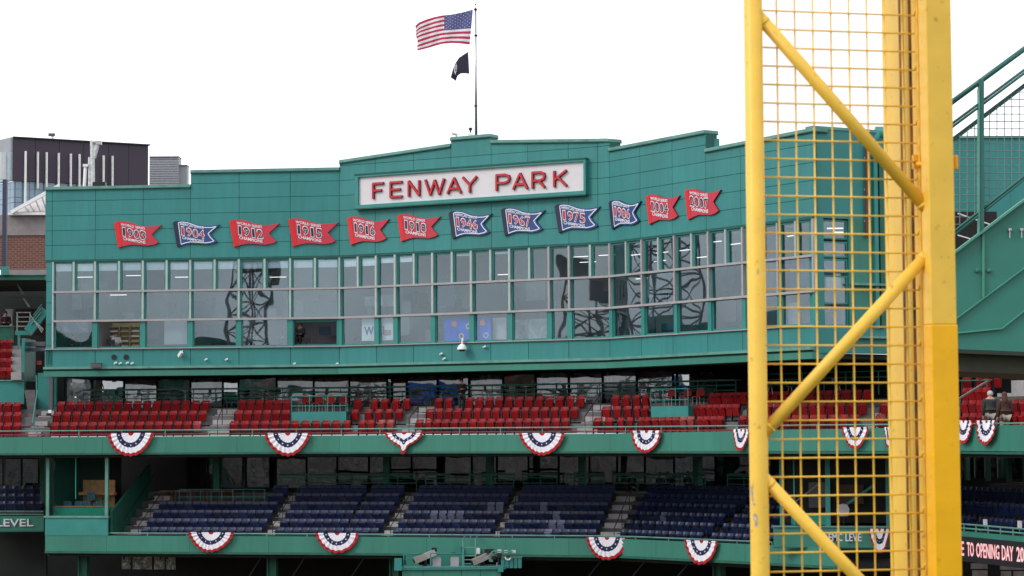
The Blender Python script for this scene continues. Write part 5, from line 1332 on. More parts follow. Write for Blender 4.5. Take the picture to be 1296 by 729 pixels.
for u in (1222, 1248, 1275, 1296):
    a = LE.off(5.4).s_at(u, 600); q = LE.off(5.4); strip_mb(q, a - .1, a + .1, 0, .2, zl(678) + 2.2, ZFB).build('column', DGRN, rl)
for u0, u1 in ((1217, 1233), (1234, 1246), (1250, 1262), (1263, 1274), (1277, 1300)):
    q = LE.off(6.5); strip_mb(q, q.s_at(u0, 600), q.s_at(u1, 600), 0, .04, zl(678) + 2.3, ZFB - .4).build('pane', GL_LW, rl)
for u, v in ((1247, 662), (1290.5, 664)):
    t = based_thing('white_sign_box', 'small blank white box on the front rail above the board, %s' % ('left one' if u < 1270 else 'right one'), 'box', u, v, 98)
    w = LE.xyz(u, v, .3); MB().box(w, (.12, .32, .32), 0).build('box_body', CREAM, t); MB().tube(w - Vector((0, 0, .3)), w, .02, 6).build('post', STEEL, t)
rb = thing('ribbon_display_board', 'dark ribbon display board reading OPENING DAY in pale red-edged letters', 'display board', LE.xyz(1216, 708, 0), based=True)
strip_mb(LE, a0, a1, -.12, .3, zl(708.5), zl(678.6)).build('board', mat('dark_led_face', (.02, .018, .022), .5), rb)
strip_mb(LE, a0, a1, -.16, .0, zl(709.5), zl(708.6)).build('lower_trim', IRON, rb)
LEDM = mat('led_lettering', (.6, .5, .5), .5, emit=(1, .72, .74, .35)); LEDR = mat('led_red_edge', (.6, .05, .08), .5, emit=(1, .05, .1, .25))
dd = LE.d[1]
for txt, ua, ub in (('E', 1216.2, 1220.2), ('TO', 1224, 1232.5), ('OPENING', 1235.5, 1264.5), ('DAY', 1268, 1282.5), ('20', 1286.5, 1295.8)):
    wd = LE.s_at(ub, 697) - LE.s_at(ua, 697); c = LE.xyz((ua + ub) / 2, 694.5, -.13); c.z = zl(693.6)
    for m_, o_, e_, dx in ((LEDR, .03, .004, .03), (LEDM, .012, .012, 0)):
        me = fit_text(txt, wd, zl(684.5) - zl(702.5), e_, o_, m_); M = Matrix.Translation(c + Vector((dx * dd.x, dx * dd.y, 0))) @ Matrix.Rotation(math.atan2(dd.y, dd.x), 4, 'Z'); me.transform(M)
        link('lettering', me, rb)
for u0, v0, u1, v1 in ((1229, 713, 1250, 720), (1231, 722, 1250, 740), (1266, 714, 1300, 721), (1267, 723, 1280, 740), (1283, 723, 1300, 740)):
    pxb('concourse_window', mat('pale_window_fill', (.35, .33, .34), .4, .3, 2), rl, u0, v0, u1, v1, 108, .1)
pxb('under_wall', DARKW, rl, 1180, 705, 1320, 900, 109, .3)
# far teal wall right of the pole
rw = based_thing('far_green_wall', 'far flat green stadium wall seen through the wire panel right of the pole', 'wall', 1250, 290, 112)
for k in range(4):
    u0 = 1180 + k * 33
    pxb('wall_panel', TEAL, rw, u0, 174.6, u0 + 32.8, 296, 112, .5)
pxb('wall_cap', TEALC, rw, 1180, 172.8, 1330, 174.5, 111.9, .8); pxb('dark_opening', DARK, rw, 1180, 268, 1262, 318, 111, .3); pxb('wall_body', DARKW, rw, 1180, 296.5, 1330, 470, 112.3, .4)
for a, b, c, d in ((1212, 270, 1253, 284), (1212, 297.5, 1229, 302.5)): MB().bar(at(a, b, 110.6), at(c, d, 110.4), .05, .06).build('light_strip', CREAM, rw)

# ------------------------------------------------------------ steel stair on the right
ss = based_thing('steel_ramp_stair', 'large green steel stair with handrails, wire infill and ribbed side plates', 'staircase', 1240, 470, 52)
DS = 52.0
SG = mat('stair_green_paint', (.028, .168, .135), .45, .1, .8); SGT = mat('stair_rail_paint', (.025, .12, .11), .4, .1, 2); SGL = mat('stair_flange_paint', (.06, .27, .2), .45, .1)
def S(u, v, D=DS): return at(u, v, D)
MB().tube(S(1195, 136.5), S(1330, 37.2), .065, 10).build('handrail', SGT, ss, smooth=True)
for dv in (-2.2, 2.2): MB().tube(S(1195, 166 + dv), S(1330, 65.5 + dv), .03, 8).build('mid_rail', SGT, ss, smooth=True)
MB().bar(S(1195, 185, DS + .8), S(1330, 83, DS + .8), .12, .1).build('far_rail', mat('far_rail_green', (.015, .06, .055), .5, .2, 8), ss)
for dv in (-2, 2.2): MB().tube(S(1195, 305 + dv), S(1330, 198 + dv), .03, 8).build('lower_rail', SGT, ss, smooth=True)
MB().bar(S(1241.3, 101), S(1241.3, 297), .12, .16, up=Vector((0, 1, 0))).build('post', SGT, ss); MB().bar(S(1238.4, 112, DS - .01), S(1238.4, 297, DS - .01), .02, .2, up=Vector((0, 1, 0))).build('post_flange', SGL, ss)
W3 = mat('galvanised_wire', (.16, .2, .19), .5)
mb = MB()
for k in range(16):
    u = 1196 + k * 9.4; vt = 186 - (u - 1195) * .755
    mb.tube(S(u, vt, DS + .1), S(u, 303 - (u - 1195) * .79, DS + .1), .010, 4, caps=False)
for k in range(26):
    v = 70 + k * 9.3; ua = 1195 + (186 - v) / .755; ub = 1195 + (303 - v) / .79
    ua = max(1195, ua); ub = min(1336, ub)
    if ub > ua: mb.tube(S(ua, v, DS + .12), S(ub, v, DS + .12), .010, 4, caps=False)
stuff(mb.build('wire_infill', W3, ss))
def plate(pts, D, th, m, name):
    P = [at(u, v, D) for u, v in pts]; return MB().prism(P, (0, th, 0)).build(name, m, ss)
plate([(1190, 334), (1340, 221), (1340, 447), (1190, 441)], DS, .06, SG, 'side_plate')
MB().bar(S(1190, 333), S(1340, 220), .3, .05).build('top_flange', SGL, ss)
MB().bar(S(1190, 418), S(1340, 306.5), .16, .03).build('diagonal_rib', SGL, ss)
MB().bar(S(1190, 423.5), S(1267.5, 416), .16, .03).build('lower_rib', SGL, ss); MB().bar(S(1267.5, 416), S(1340, 358), .16, .03).build('lower_rib', SGL, ss)
MB().bar(S(1244, 297), S(1244, 377), .05, .12, up=Vector((0, 1, 0))).build('vertical_rib', SGL, ss)
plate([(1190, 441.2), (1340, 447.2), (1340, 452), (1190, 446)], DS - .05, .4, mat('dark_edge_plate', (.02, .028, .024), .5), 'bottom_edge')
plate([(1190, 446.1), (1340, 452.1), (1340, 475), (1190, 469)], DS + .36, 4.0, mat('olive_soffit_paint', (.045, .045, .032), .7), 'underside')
for u, v in ((1236.5, 342.6), (1251.5, 342.6)):
    MB().lathe((0, 0, 0), [(0, .08), (.05, .06), (.06, 0)], 10).build('bolt', SG, ss).matrix_parent_inverse = Matrix.Translation(-Vector(ss['_base'])) @ Matrix.Translation(S(u, v)) @ Matrix.Rotation(R(90), 4, 'X')
for u in (1278, 1293):
    MB().tube(S(u, 289, DS - .06), S(u, 292, DS - .06), .05, 8).build('hook_eye', STEEL, ss); MB().tube(S(u, 292, DS - .06), S(u, 301, DS - .06), .014, 6).build('hook_bar', STEEL, ss)
t = based_thing('red_hanging_bag', 'dark red pointed canvas shape hanging below the steel stair', 'canopy', 1260, 468, 60)
c = at(1261, 468, 60); vs = [at(1238, 466.5, 60), at(1286, 468, 60), at(1255, 480, 60), at(1245, 473, 59.6), at(1272, 475, 59.7), at(1262, 467, 59.3)]
MB().add(vs + [v + Vector((0, .9, .05)) for v in vs], [(0, 3, 5), (3, 2, 5), (2, 4, 5), (4, 1, 5), (6, 11, 9), (9, 11, 8), (8, 11, 10), (10, 11, 7), (0, 6, 9, 3), (3, 9, 8, 2), (2, 8, 10, 4), (4, 10, 7, 1), (0, 5, 11, 6), (5, 1, 7, 11)]).build('canvas', mat('dark_red_canvas', (.09, .006, .008), .8), t)
MB().tube(at(1255, 479.5, 60.2), at(1200, 513, 66), .03, 6).build('stay_rod', STEEL, t)

# ------------------------------------------------------------ television camera platform
cp = based_thing('camera_platform', 'green steel television camera platform hanging under the lower fascia', 'platform', 580, 729, 113)
DP = 114.2
pxb('floor_deck', TEALB, cp, 508, 718, 640, 721, DP - .1, 2.3)
for a, b in ((509, 535), (535.6, 584), (584.6, 608), (608.6, 634)): pxb('front_panel', FASC, cp, a, 721.6, b, 748, DP, .08)
pxb('top_rail', TEALC, cp, 509, 716.8, 633, 718.3, DP - .12, .12)
pxb('back_panel', FASC, cp, 546, 702, 586, 717, DP + 1.6, .06); pxb('left_panel', FASC, cp, 515, 703, 530, 717, DP + 1.7, .06)
for u in (511, 514.2, 545, 587): pxb('post', TEALB, cp, u - .8, 701, u + .8, 718, DP + .2, .08)
MB().tube(at(545, 700.4, DP + .2), at(587, 700.6, DP + .2), .03, 6).tube(at(511, 702, DP + .2), at(530, 700.5, DP + .2), .03, 6).build('back_rail', TEALB, cp)
pxb('side_cabinet', TEALB, cp, 499, 707, 508.5, 722, DP - .2, .5)
for u in (586.2, 602): MB().tube(at(u, 682, DP + 1.0), at(u, 719, DP + .9), .04, 6).tube(at(u, 682, DP + 1.0), at(u + (2.5 if u < 590 else 2.5), 679, DP + 1.7), .04, 6).build('ladder_rail', TEALC, cp)
for v in (693, 703.5, 708.5, 713.5, 717.5): MB().tube(at(586.2, v, DP + 1), at(602, v, DP + 1), .03, 6).build('ladder_rung', TEALC, cp)
pxb('junction_box', TEALB, cp, 578, 691.5, 584, 700.5, DP + 1.9, .2)
MB().tube(at(573.5, 699, DP + 1.7), at(573.5, 701, DP + 1.7), .08, 8).build('knob', BLACK, cp)
for k in range(5):
    pxb('grating_panel', TEALB, cp, 634 + k * 5.4, 706, 638.6 + k * 5.4, 719, DP + .4, .1)
pxb('grating_rail', TEALC, cp, 632, 704.6, 661, 705.8, DP + .35, .12); pxb('corner_bin', TEALB, cp, 630, 716, 637, 724, DP - .2, .4)
t = based_thing('white_junction_box', 'white electrical box on the green fascia right of the ladder', 'box', 605, 700, 115.9); pxb('box_body', CREAM, t, 602.8, 693.5, 607.8, 701.5, 115.9, .15); pxb('box_door', WHITE, t, 603.3, 694.3, 607.3, 700.7, 115.87, .03)
def tvcam(u, v, ang, lab, D):
    c = at(u, v, D); t = thing('television_camera', lab, 'camera', (c.x, c.y, at(u, 718, D).z)); hh = c.z - t.location.z
    ob = []
    for nm, mb, m_ in (('lens_hood', MB().bar((-.42, -.1, -.16), (.12, 0, .04), .32, .3), mat('camera_grey', (.30, .27, .25), .5)), ('camera_body', MB().bar((.12, 0, .05), (.62, .1, .26), .26, .3), mat('camera_light_grey', (.42, .38, .38), .5)),
                       ('viewfinder', MB().box((.58, .1, .38), (.26, .2, .2)), BLACK), ('lens_glass', MB().tube((-.44, -.105, -.165), (-.46, -.11, -.172), .12, 12), BLACK)):
        o = mb.build(nm, m_, t); o.location.z = hh
    MB().tube((.15, 0, 0), (.15, 0, hh - .1), .06, 8).build('pedestal', BLACK, t)
    for a in range(3): MB().tube((.15, 0, hh * .4), (.15 + math.cos(a * 2.1) * .4, math.sin(a * 2.1) * .4, .02), .025, 6).build('leg', BLACK, t)
    t.rotation_euler.z = ang
    return t
tvcam(535, 705.5, .0, 'grey television camera with long lens on the left half of the platform', DP + .8)
tvcam(608, 707.5, .1, 'grey television camera right of the ladder on the platform', DP + .8)
LIL = mat('lilac_grey_plastic', (.34, .32, .37), .5)
for u, s_ in ((553, 1), (575.5, 1)):
    c = at(u, 718, DP + .9); t = thing('white_platform_chair', 'white moulded chair with its back to the rail, ' + ('nearer the left camera' if u < 560 else 'nearer the ladder'), 'chair', c, 'white chairs on the camera platform')
    MB().prism([(-.2, 0, .1), (.2, 0, .1), (.22, 0, .4), (.18, 0, .52), (-.18, 0, .52), (-.22, 0, .4)], (0, .05, 0)).build('backrest', LIL, t); MB().box((0, -.2, .1), (.42, .4, .05)).build('seat', LIL, t)
    for x in (-.18, .18):
        for y in (-.36, 0): MB().box((x, y, .04), (.04, .04, .08)).build('leg', WHITE, t)
t = based_thing('equipment_cluster', 'cluster of small monitors, cables and brackets at the right end of the platform', 'equipment', 630, 715, DP)
MB().tube(at(616, 707, DP + .3), at(624, 697.5, DP + .3), .035, 6).tube(at(624, 697.5, DP + .3), at(649, 698, DP + .3), .035, 6).build('support_arm', TEALC, t)
for a, b, c, d, m_ in ((613, 695, 622, 700, BLACK), (638, 696.4, 642.5, 700, CREAM), (647.5, 696.4, 652.5, 700, CREAM), (629.5, 695.5, 634.5, 699.5, CREAM), (629, 700, 635, 706, BLACK), (619, 707, 624, 711, TEALC), (628, 712, 632, 717.5, mat('lilac_cloth', (.25, .2, .3), .7)), (622, 704, 628, 708, BLACK)):
    pxb('monitor', m_, t, a, b, c, d, DP + .3 + random.uniform(0, .3), .2)
for k in range(8):
    a = k * .7; MB().tube(at(643 + 3.2 * math.cos(a), 706 + 2.6 * math.sin(a), DP + .25), at(643 + 3.2 * math.cos(a + .7), 706 + 2.6 * math.sin(a + .7), DP + .25), .05, 6).build('cable_coil', CREAM if k < 5 else BLACK, t)
MB().tube(at(631, 700, DP + .5), at(631, 718, DP + .5), .05, 8).build('stand', IRON, t)

# ------------------------------------------------------------ people
def person(label, loc, yaw, pose='stand', top=SUIT, legs=SUIT, hair=HAIR, scale=1.0, long_hair=False, lean=0.0):
    t = thing('person', label, 'person', loc, rot=yaw)
    t.scale = (scale,) * 3
    sit = pose == 'sit'
    hz = .95 if not sit else .5
    J = {'pel': (0, 0, hz), 'bel': (0, .01, hz + .16), 'che': (0, .0 - lean * .3, hz + .38), 'sho': (0, .01 - lean * .5, hz + .5), 'nek': (0, -.0 - lean * .6, hz + .57), 'hed': (0, -.02 - lean * .75, hz + .68), 'top': (0, -.0 - lean * .8, hz + .78)}
    Rr = {'pel': .15, 'bel': .145, 'che': .16, 'sho': .12, 'nek': .055, 'hed': .088, 'top': .07}
    E = [('pel', 'bel'), ('bel', 'che'), ('che', 'sho'), ('sho', 'nek'), ('nek', 'hed'), ('hed', 'top')]
    J['hem'] = (0, .01, hz - .1 if not sit else hz - .02); Rr['hem'] = .135; E.append(('pel', 'hem'))
    J['nos'] = (0, -.125 - lean * .75, hz + .67); Rr['nos'] = .018; E.append(('hed', 'nos'))
    for s_, sd in (('L', -1), ('R', 1)):
        J['hip' + s_] = (sd * .09, 0, hz - .04); Rr['hip' + s_] = .1
        if sit: J['kne' + s_] = (sd * .11, -.42, hz + .0); J['ank' + s_] = (sd * .11, -.42, hz - .42); J['toe' + s_] = (sd * .12, -.58, hz - .46)
        else:
            st = .05 * sd if pose != 'walk' else .16 * sd
            J['kne' + s_] = (sd * .1, -.03 + st * .5, .5); J['ank' + s_] = (sd * .11, .02 + st, .09); J['toe' + s_] = (sd * .13, -.15 + st, .045)
        Rr['kne' + s_] = .065; Rr['ank' + s_] = .045; Rr['toe' + s_] = .035
        E += [('pel', 'hip' + s_), ('hip' + s_, 'kne' + s_), ('kne' + s_, 'ank' + s_), ('ank' + s_, 'toe' + s_)]
        sh = (sd * .19, .01 - lean * .45, hz + .48)
        if pose == 'read': el = (sd * .25, -.02, hz + .2); wr = (sd * .08, -.24, hz + .27)
        elif sit: el = (sd * .24, -.08, hz + .22); wr = (sd * .13, -.33, hz + .22)
        elif pose == 'rail': el = (sd * .26, -.1, hz + .22); wr = (sd * .2, -.33, hz + .14)
        else: el = (sd * .24, .03, hz + .2); wr = (sd * .24, -.05, hz - .05)
        J['shl' + s_] = sh; J['elb' + s_] = el; J['wri' + s_] = wr
        Rr['shl' + s_] = .075; Rr['elb' + s_] = .05; Rr['wri' + s_] = .032
        v = (Vector(wr) - Vector(el)).normalized(); p = Vector(wr) + v * .07
        J['pal' + s_] = tuple(p); Rr['pal' + s_] = .036
        E += [('sho', 'shl' + s_), ('shl' + s_, 'elb' + s_), ('elb' + s_, 'wri' + s_), ('wri' + s_, 'pal' + s_)]
        sx = Vector((1, 0, 0)) if abs(v.x) < .8 else Vector((0, 1, 0)); dn = v.cross(sx).normalized()
        for f in range(4):
            k = p + sx * (f - 1.5) * .021 + v * .03; e_ = k + v * (.035 + .008 * (f in (1, 2))) + dn * .012
            J['k%d%s' % (f, s_)] = tuple(k); J['f%d%s' % (f, s_)] = tuple(e_); Rr['k%d%s' % (f, s_)] = .01; Rr['f%d%s' % (f, s_)] = .008
            E += [('pal' + s_, 'k%d%s' % (f, s_)), ('k%d%s' % (f, s_), 'f%d%s' % (f, s_))]
        k = p - sx * sd * .045 - v * .01; J['th' + s_] = tuple(k); Rr['th' + s_] = .011; E.append(('pal' + s_, 'th' + s_))
    def skinned(name, names, m, grow, sub=1):
        names = list(names); idx = {n: i for i, n in enumerate(names)}
        ee = [(idx[a], idx[b]) for a, b in E if a in idx and b in idx]
        me = bpy.data.meshes.new(name); me.from_pydata([J[n] for n in names], ee, [])
        o = bpy.data.objects.new(name, me); C.objects.link(o)
        sm = o.modifiers.new('skin', 'SKIN'); ss_ = o.modifiers.new('sub', 'SUBSURF'); ss_.levels = sub; ss_.render_levels = sub
        if not me.skin_vertices: return None
        for n, i in idx.items():
            sv = me.skin_vertices[0].data[i]; r_ = Rr[n] + grow
            flat = 1.0 if n not in ('bel', 'che', 'pel') else .72
            sv.radius = (r_ * (1.15 if flat < 1 else 1), r_ * flat)
            sv.use_root = (i == 0)
        bpy.context.view_layer.update()
        dg = bpy.context.evaluated_depsgraph_get(); nm = bpy.data.meshes.new_from_object(o.evaluated_get(dg))
        bpy.data.objects.remove(o); nm.materials.clear(); nm.materials.append(m)
        for p_ in nm.polygons: p_.use_smooth = True
        return link(name, nm, t)
    skinned('body', J.keys(), SKIN, 0)
    arms = [n + s_ for s_ in 'LR' for n in ('shl', 'elb', 'wri')]
    skinned('jacket', ['pel', 'bel', 'che', 'sho', 'hem'] + arms, top, .026)
    skinned('trousers', ['pel'] + [n + s_ for s_ in 'LR' for n in ('hip', 'kne', 'ank')], legs, .016)
    h = J['hed']
    prof = [(.0, .125), (.05, .115), (.09, .07), (.1, .02), (.097, -.02)]
    mb = MB(); mb.lathe((h[0], h[1] + .022, h[2] + .02), prof, 12)
    if long_hair: mb.lathe((h[0], h[1] + .05, h[2] - .2), [(.12, -.02), (.13, .05), (.11, .15), (.097, .2)], 12)
    mb.build('hair', hair, t, smooth=True)
    for sd in (-1, 1):
        MB().lathe((h[0] + sd * .033, h[1] - .083, h[2] + .012), [(0, -.01), (.011, 0), (0, .01)], 6).build('eye', BLACK, t)
        MB().box((h[0] + sd * .088, h[1] + .01, h[2]), (.018, .035, .055)).build('ear', SKIN, t)
    MB().box((h[0], h[1] - .088, h[2] - .045), (.045, .012, .01)).build('mouth', mat('lip', (.3, .09, .08), .6), t)
    return t
p = RD.off(2.55).pos(RD.off(2.55).s_at(584, 500)); w = at(584, 480.5, p[0].y)
person('man in a dark suit standing in the third red row, looking down', (w.x, w.y, w.z - 1.75), R(15), 'read', SUIT, SUIT, HAIR, 1.02)
bk = MB(); 
for u, v, D, y, tp, hr, lh, lb in ((1253, 495.5, 92.8, R(170), OLIVE, GHAIR, False, 'grey haired visitor in a dark jacket seen from behind at the upper right rail'), (1271, 497, 92.0, R(190), BROWNC, mat('brown_hair', (.07, .025, .015), .7), True, 'visitor with long brown hair beside the grey haired visitor at the upper right rail')):
    D += 2.8; w = at(u, v, D); person(lb, (w.x, w.y, w.z - 1.74 * 1.22), y, 'stand', tp, KHAKI, hr, 1.22, lh)
for u, v, lb in ((800, 597, 'leftmost dark silhouetted person behind the lower deck rear rail, head turned'), (836, 597, 'dark silhouetted person in the middle behind the lower deck rear rail'), (871, 596, 'dark silhouetted person beside the green column at the lower deck rear')):
    q = BD.off(6.2); P_, d_, n_ = q.pos(q.s_at(u, 600)); w = at(u, v, P_.y)
    person(lb, (w.x, w.y, w.z - 1.33), R(random.uniform(-40, 40)), 'sit', BLACK, BLACK, HAIR, 1.0)
for u, v, n_, tp, lb, hr in ((123, 414, 1.0, REDSH, 'person in a red shirt seated at the left edge of the open press box window', HAIR), (147, 421, 1.0, WSHIRT, 'person in a white shirt seated before the pigeonhole shelves', HAIR), (380, 410, 1.1, BLACK, 'dark dressed person seated in the open window below the 1915 pennant', HAIR), (320, 417, 1.2, WSHIRT, 'person in white behind the fifth lower pane', GHAIR), (358, 423, 1.2, BLACK, 'dark dressed person seated at the right side of the fifth lower pane', HAIR), (445, 417, 1.2, BROWNC, 'person in brown seated left of the white radio banner', HAIR), (93, 424, 1.2, BROWNC, 'person in brown seated behind the leftmost lower pane', HAIR)):
    w = FA.xyz(u, v, n_ + .3); person(lb, (w.x, w.y, w.z - 1.28), R(random.uniform(-50, 50)), 'sit', tp, SUIT, hr, 1.0)
w = at(7, 399, 131.5); person('person in a dark jacket seated behind the barrier of the far left stand', (w.x, w.y, w.z - 1.28), R(20), 'sit', mat('dark_plum_cloth', (.05, .012, .02), .8), SUIT, HAIR, 1.15)

# ------------------------------------------------------------ reflected surroundings behind and left of the camera
TWR = mat('weathered_tower_steel', (.13, .15, .16), .6, .1)
def light_tower(x, y, h, yaw, lab, w0=4.2, w1=2.6):
    t = thing('light_tower', lab, 'light tower', (x, y, 0), rot=yaw)
    for sx in (-1, 1):
        for sy in (-1, 1): MB().tube((sx * w0 / 2, sy * w0 / 2, 0), (sx * w1 / 2, sy * w1 / 2, h), .16, 6).build('leg', TWR, t)
    N = 14; mb = MB()
    for i in range(N):
        for f in range(4):
            def c(k, z): 
                w = w0 + (w1 - w0) * z / N; q = [(-1, -1), (1, -1), (1, 1), (-1, 1)][k % 4]; return (q[0] * w / 2, q[1] * w / 2, h * z / N)
            mb.tube(c(f, i), c(f + 1, i + 1), .07, 4, caps=False); mb.tube(c(f + 1, i), c(f, i + 1), .07, 4, caps=False); mb.tube(c(f, i), c(f + 1, i), .07, 4, caps=False)
    mb.build('lattice', TWR, t)
    MB().box((0, -.6, h + 1.6), (10, .5, 4)).build('lamp_rack', TWR, t)
    mb = MB()
    for i in range(6):
        for j in range(3): mb.tube((-4 + i * 1.6, -.9, h + .3 + j * 1.25), (-4 + i * 1.6, -1.2, h + .3 + j * 1.25), .35, 10, .5)
    stuff(mb.build('lamp_heads', STEEL, t))
    return t
light_tower(-60, 0, 33, R(-150), 'dark lattice floodlight tower left of and behind the camera')
light_tower(-80, 56, 26, R(-110), 'dark lattice floodlight tower on the left beside the field', 5, 4)
light_tower(-66, 133, 42, R(-80), 'dark lattice floodlight tower behind the left grandstand', 5, 4)
CROWD = patchmat('weathered_bleacher_rows', [(.05, .045, .04), (.16, .13, .11), (.09, .1, .09), (.22, .2, .2), (.12, .05, .03)], .5)
bs = thing('outfield_bleachers', 'broad outfield bleachers behind the camera', 'grandstand', (-50, -30, 0))
for k in range(12): MB().box((0, 8 - k * 2.0 - 1, .6 + k * .65), (230, 2.0, 1.2 + k * 1.3)).build('tier', CROWD, bs)
MB().box((0, -20, 9), (230, 1, 18)).build('rear_wall', DGRN, bs)
sb = thing('left_field_stand', 'tall green outfield wall with seats above, left of the camera', 'grandstand', (-118, 60, 0), rot=R(-85))
MB().box((0, 0, 5.5), (140, 1, 11)).build('green_wall', DGRN, sb); 
for k in range(5): MB().box((0, 2 + k * 1.5, 11 + k * .5), (140, 1.5, 1 + k * 1)).build('tier', CROWD, sb)
for i in range(12): MB().box((-62 + i * 11.5, 8.5, 15.5), (6.5, .4, 3.4)).build('advert_panel', [SRED, CREAM, BLUEB][i % 3], sb)
tb = thing('roofed_side_stand', 'roofed green grandstand beyond the left picture edge', 'grandstand', (-78, 138, 0), rot=R(-70))
MB().box((0, 3, 7), (60, 6, 14)).build('seating_block', CROWD, tb); MB().box((0, 2, 19.6), (62, 16, 1.2)).build('roof', TEALB, tb)
for i in range(9): MB().box((-28 + i * 7, -4, 16.5), (.5, .5, 6)).build('column', DGRN, tb)
MB().box((0, 8, 16), (60, .5, 8)).build('rear_wall', DGRN, tb)

# ------------------------------------------------------------ yellow foul pole with wire screen (foreground)
DFP = 12.0
def X_at(u, D, v=364): return at(u, v, D).x
pole = thing('yellow_foul_pole', 'bright yellow foul pole with braced pipe frame and wire screen in the foreground', 'foul pole', (X_at(1190, 12.2), 12.2, 0), based=True)
A_ = Vector((X_at(957.5, DFP), DFP)); B_ = Vector((X_at(1172, 12.2), 12.2)); DV = (B_ - A_).normalized(); NV = Vector((-DV.y, DV.x))
YAW = math.atan2(DV.y, DV.x)
RP = .0495
TOPZ, BOTZ = H + 9, 0.0
MB().tube((A_.x, A_.y, BOTZ), (A_.x, A_.y, TOPZ), RP, 28).build('outer_pipe', YEL, pole, smooth=True)
def vbox(u0, u1, D, depth, z0, z1, m, name, yaw=YAW):
    xa, xb = X_at(u0, D), X_at(u1, D); w = (xb - xa) / math.cos(yaw)
    c = Vector(((xa + xb) / 2, D)) + Vector((-math.sin(yaw), math.cos(yaw))) * depth / 2
    me = MB().box((c.x, c.y, (z0 + z1) / 2), (w, depth, z1 - z0), yaw)
    o = me.build(name, m, pole)
    bv = o.modifiers.new('soft_edges', 'BEVEL'); bv.width = .006; bv.segments = 2
    return o
ZC = at(1195, 411, 12.1).z
vbox(1177.5, 1211, 12.08, .11, ZC + .0005, TOPZ, YEL, 'square_post')
vbox(1177.3, 1212.2, 12.077, .113, BOTZ, ZC, YELS, 'square_post')
# rear plate facing left, rusty recess and inner pipe
pa, pb_, pc, pd = [Vector((X_at(u, D), D)) for u, D in ((1121.5, 12.75), (1150.5, 12.42), (1158, 12.55), (1135, 13.0))]
MB().hexa([(*q, BOTZ) for q in (pa, pb_, pc, pd)] + [(*q, TOPZ) for q in (pa, pb_, pc, pd)]).build('rear_plate', YEL, pole)
RUSTP = bpy.data.materials.new('rust_streaked_yellow'); RUSTP.use_nodes = True
nt = RUSTP.node_tree; b = nt.nodes['Principled BSDF']; tc = nt.nodes.new('ShaderNodeTexCoord'); mp = nt.nodes.new('ShaderNodeMapping'); mp.inputs['Scale'].default_value = (14, 14, 2.2)
nz = nt.nodes.new('ShaderNodeTexNoise'); nz.inputs['Scale'].default_value = 2; nz.inputs['Detail'].default_value = 6
nt.links.new(tc.outputs['Object'], mp.inputs[0]); nt.links.new(mp.outputs[0], nz.inputs['Vector'])
cr = nt.nodes.new('ShaderNodeValToRGB'); e = cr.color_ramp.elements; e[0].position = .38; e[0].color = (.035, .009, .003, 1); e[1].position = .72; e[1].color = (.5, .16, .008, 1)
nt.links.new(nz.outputs['Fac'], cr.inputs[0]); nt.links.new(cr.outputs[0], b.inputs['Base Color']); b.inputs['Roughness'].default_value = .7
vbox(1146, 1163, 12.50, .04, BOTZ, TOPZ, RUSTP, 'rusty_strip')
vbox(1146.5, 1149.5, 12.44, .05, BOTZ, TOPZ, RUSTP, 'rusty_lip')
MB().tube((X_at(1165.3, 12.3), 12.3, BOTZ), (X_at(1165.3, 12.3), 12.3, TOPZ), .0265, 20).build('inner_pipe', YEL, pole, smooth=True)
MB().tube((X_at(1174, 12.22), 12.22, BOTZ), (X_at(1174, 12.22), 12.22, TOPZ), .018, 20).build('inner_pipe', YEL, pole, smooth=True)
# braces in a zigzag
SP = A_.copy(); EP = Vector((X_at(1183, 12.18), 12.18))
def bp(side, v, D=None):
    q = SP if side == 0 else EP; return Vector((q.x, q.y, at(960 if side == 0 else 1183, v, q.y).z))
for (s0, v0, s1, v1) in ((1, -240, 0, -22), (0, 12, 1, 274), (1, 313, 0, 556), (0, 598, 1, 845), (1, 892, 0, 1135)):
    MB().tube(bp(s0, v0), bp(s1, v1), .0335, 20).build('diagonal_brace', YEL, pole, smooth=True)
    a_, b_ = bp(s0, v0), bp(s1, v1); dn = (b_ - a_).normalized()
    for q, sg, side in ((a_, 1, s0), (b_, -1, s1)):
        k_ = (RP if side == 0 else .05) / max(.4, abs(dn.x)) + .008
        MB().tube(q + dn * sg * k_, q + dn * sg * (k_ + .014), .037, 20, .034).build('weld_bead', YEL, pole, smooth=True)
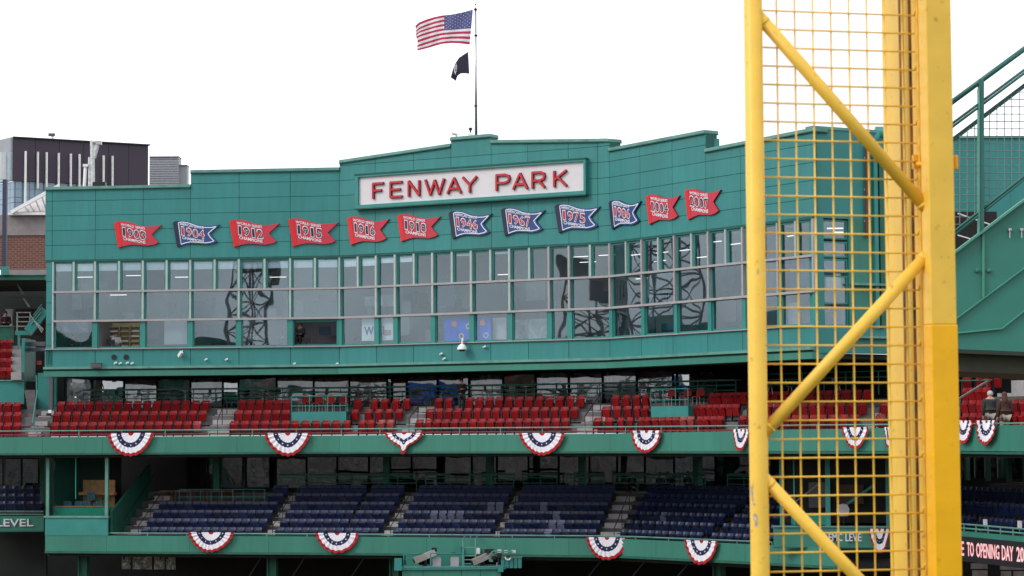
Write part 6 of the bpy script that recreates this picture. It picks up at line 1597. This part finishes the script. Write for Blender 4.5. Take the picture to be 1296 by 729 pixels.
# wires
WR = .0051
zs0 = at(957, 12.2, DFP).z
lw = (B_ - A_).length
wA = A_ + DV * RP * .9 + NV * .012
for k in range(-20, 62):
    z = zs0 - k * .0993
    wl = lw - .03
    E_ = wA + DV * (wl - RP)
    mb = MB().tube((wA.x, wA.y, z), (E_.x, E_.y, z), WR, 6)
    if k % 3 == 0: mb.tube((E_.x, E_.y, z), (E_.x + .0, E_.y - .03, z + .03), WR, 6)
    mb.build('horizontal_wire', YELW, pole, smooth=True)
for u in (965.5, 987.8, 1010.8, 1033.8, 1056.8, 1079.8, 1102.5, 1125, 1147.5, 1167):
    s_ = None
    r_ = ray(u, 330).xy; den = r_.x * DV.y - r_.y * DV.x; kk = (wA.x * r_.y - wA.y * r_.x) / den
    q = wA + DV * kk + NV * .0115
    MB().tube((q.x, q.y, zs0 - 61 * .0993), (q.x, q.y, zs0 + 20 * .0993), WR, 6).build('vertical_wire', YELW, pole, smooth=True)
# brackets and bolts
for v in (205,):
    c = at(1163, v, 12.25); MB().box(c, (.07, .03, .075), YAW).build('bracket_plate', YELS, pole)
    c = at(1157, v, 12.22); MB().tube(c + Vector((0, -.01, 0)), c + Vector((0, .01, 0)), .007, 8).build('bracket_bolt', BLACK, pole)
    MB().tube(at(1160, v + 3, 12.2), at(1170, v + 3, 12.18), .012, 8).build('bracket_pin', YELS, pole)
vbox(1212.5, 1216.2, 12.15, .05, at(1214, 214, 12.15).z, at(1214, 196, 12.15).z, YELS, 'edge_clip')
# chipped paint on the outer pipe: thin bare patches on its curve
CHIP = mat('bare_grey_metal', (.36, .36, .37), .5, .2, 30)
for (u, v, du, dv_) in ((950.5, 622, 2.2, 6), (951.5, 630, 1.2, 3), (953.5, 638, 2, 2), (955, 655, 3, 6), (956, 663, 2, 4), (954, 537, .9, 1.2), (958, 345, 1, 5)):
    mb = MB(); pts = []; nn_ = 9
    for k in range(nn_):
        a = 2 * math.pi * k / nn_; rr = random.uniform(.6, 1.1)
        uu, vv = u + math.cos(a) * du * rr, v + math.sin(a) * dv_ * rr
        w = at(uu, vv, DFP); dx = max(-.92, min(.92, (w.x - A_.x) / RP)); an = math.asin(dx)
        pts.append((A_.x + math.sin(an) * (RP + .0008), A_.y - math.cos(an) * (RP + .0008), w.z))
    mb.add(pts, [tuple(range(nn_))]); mb.build('bare_patch', CHIP, pole, fix=False)
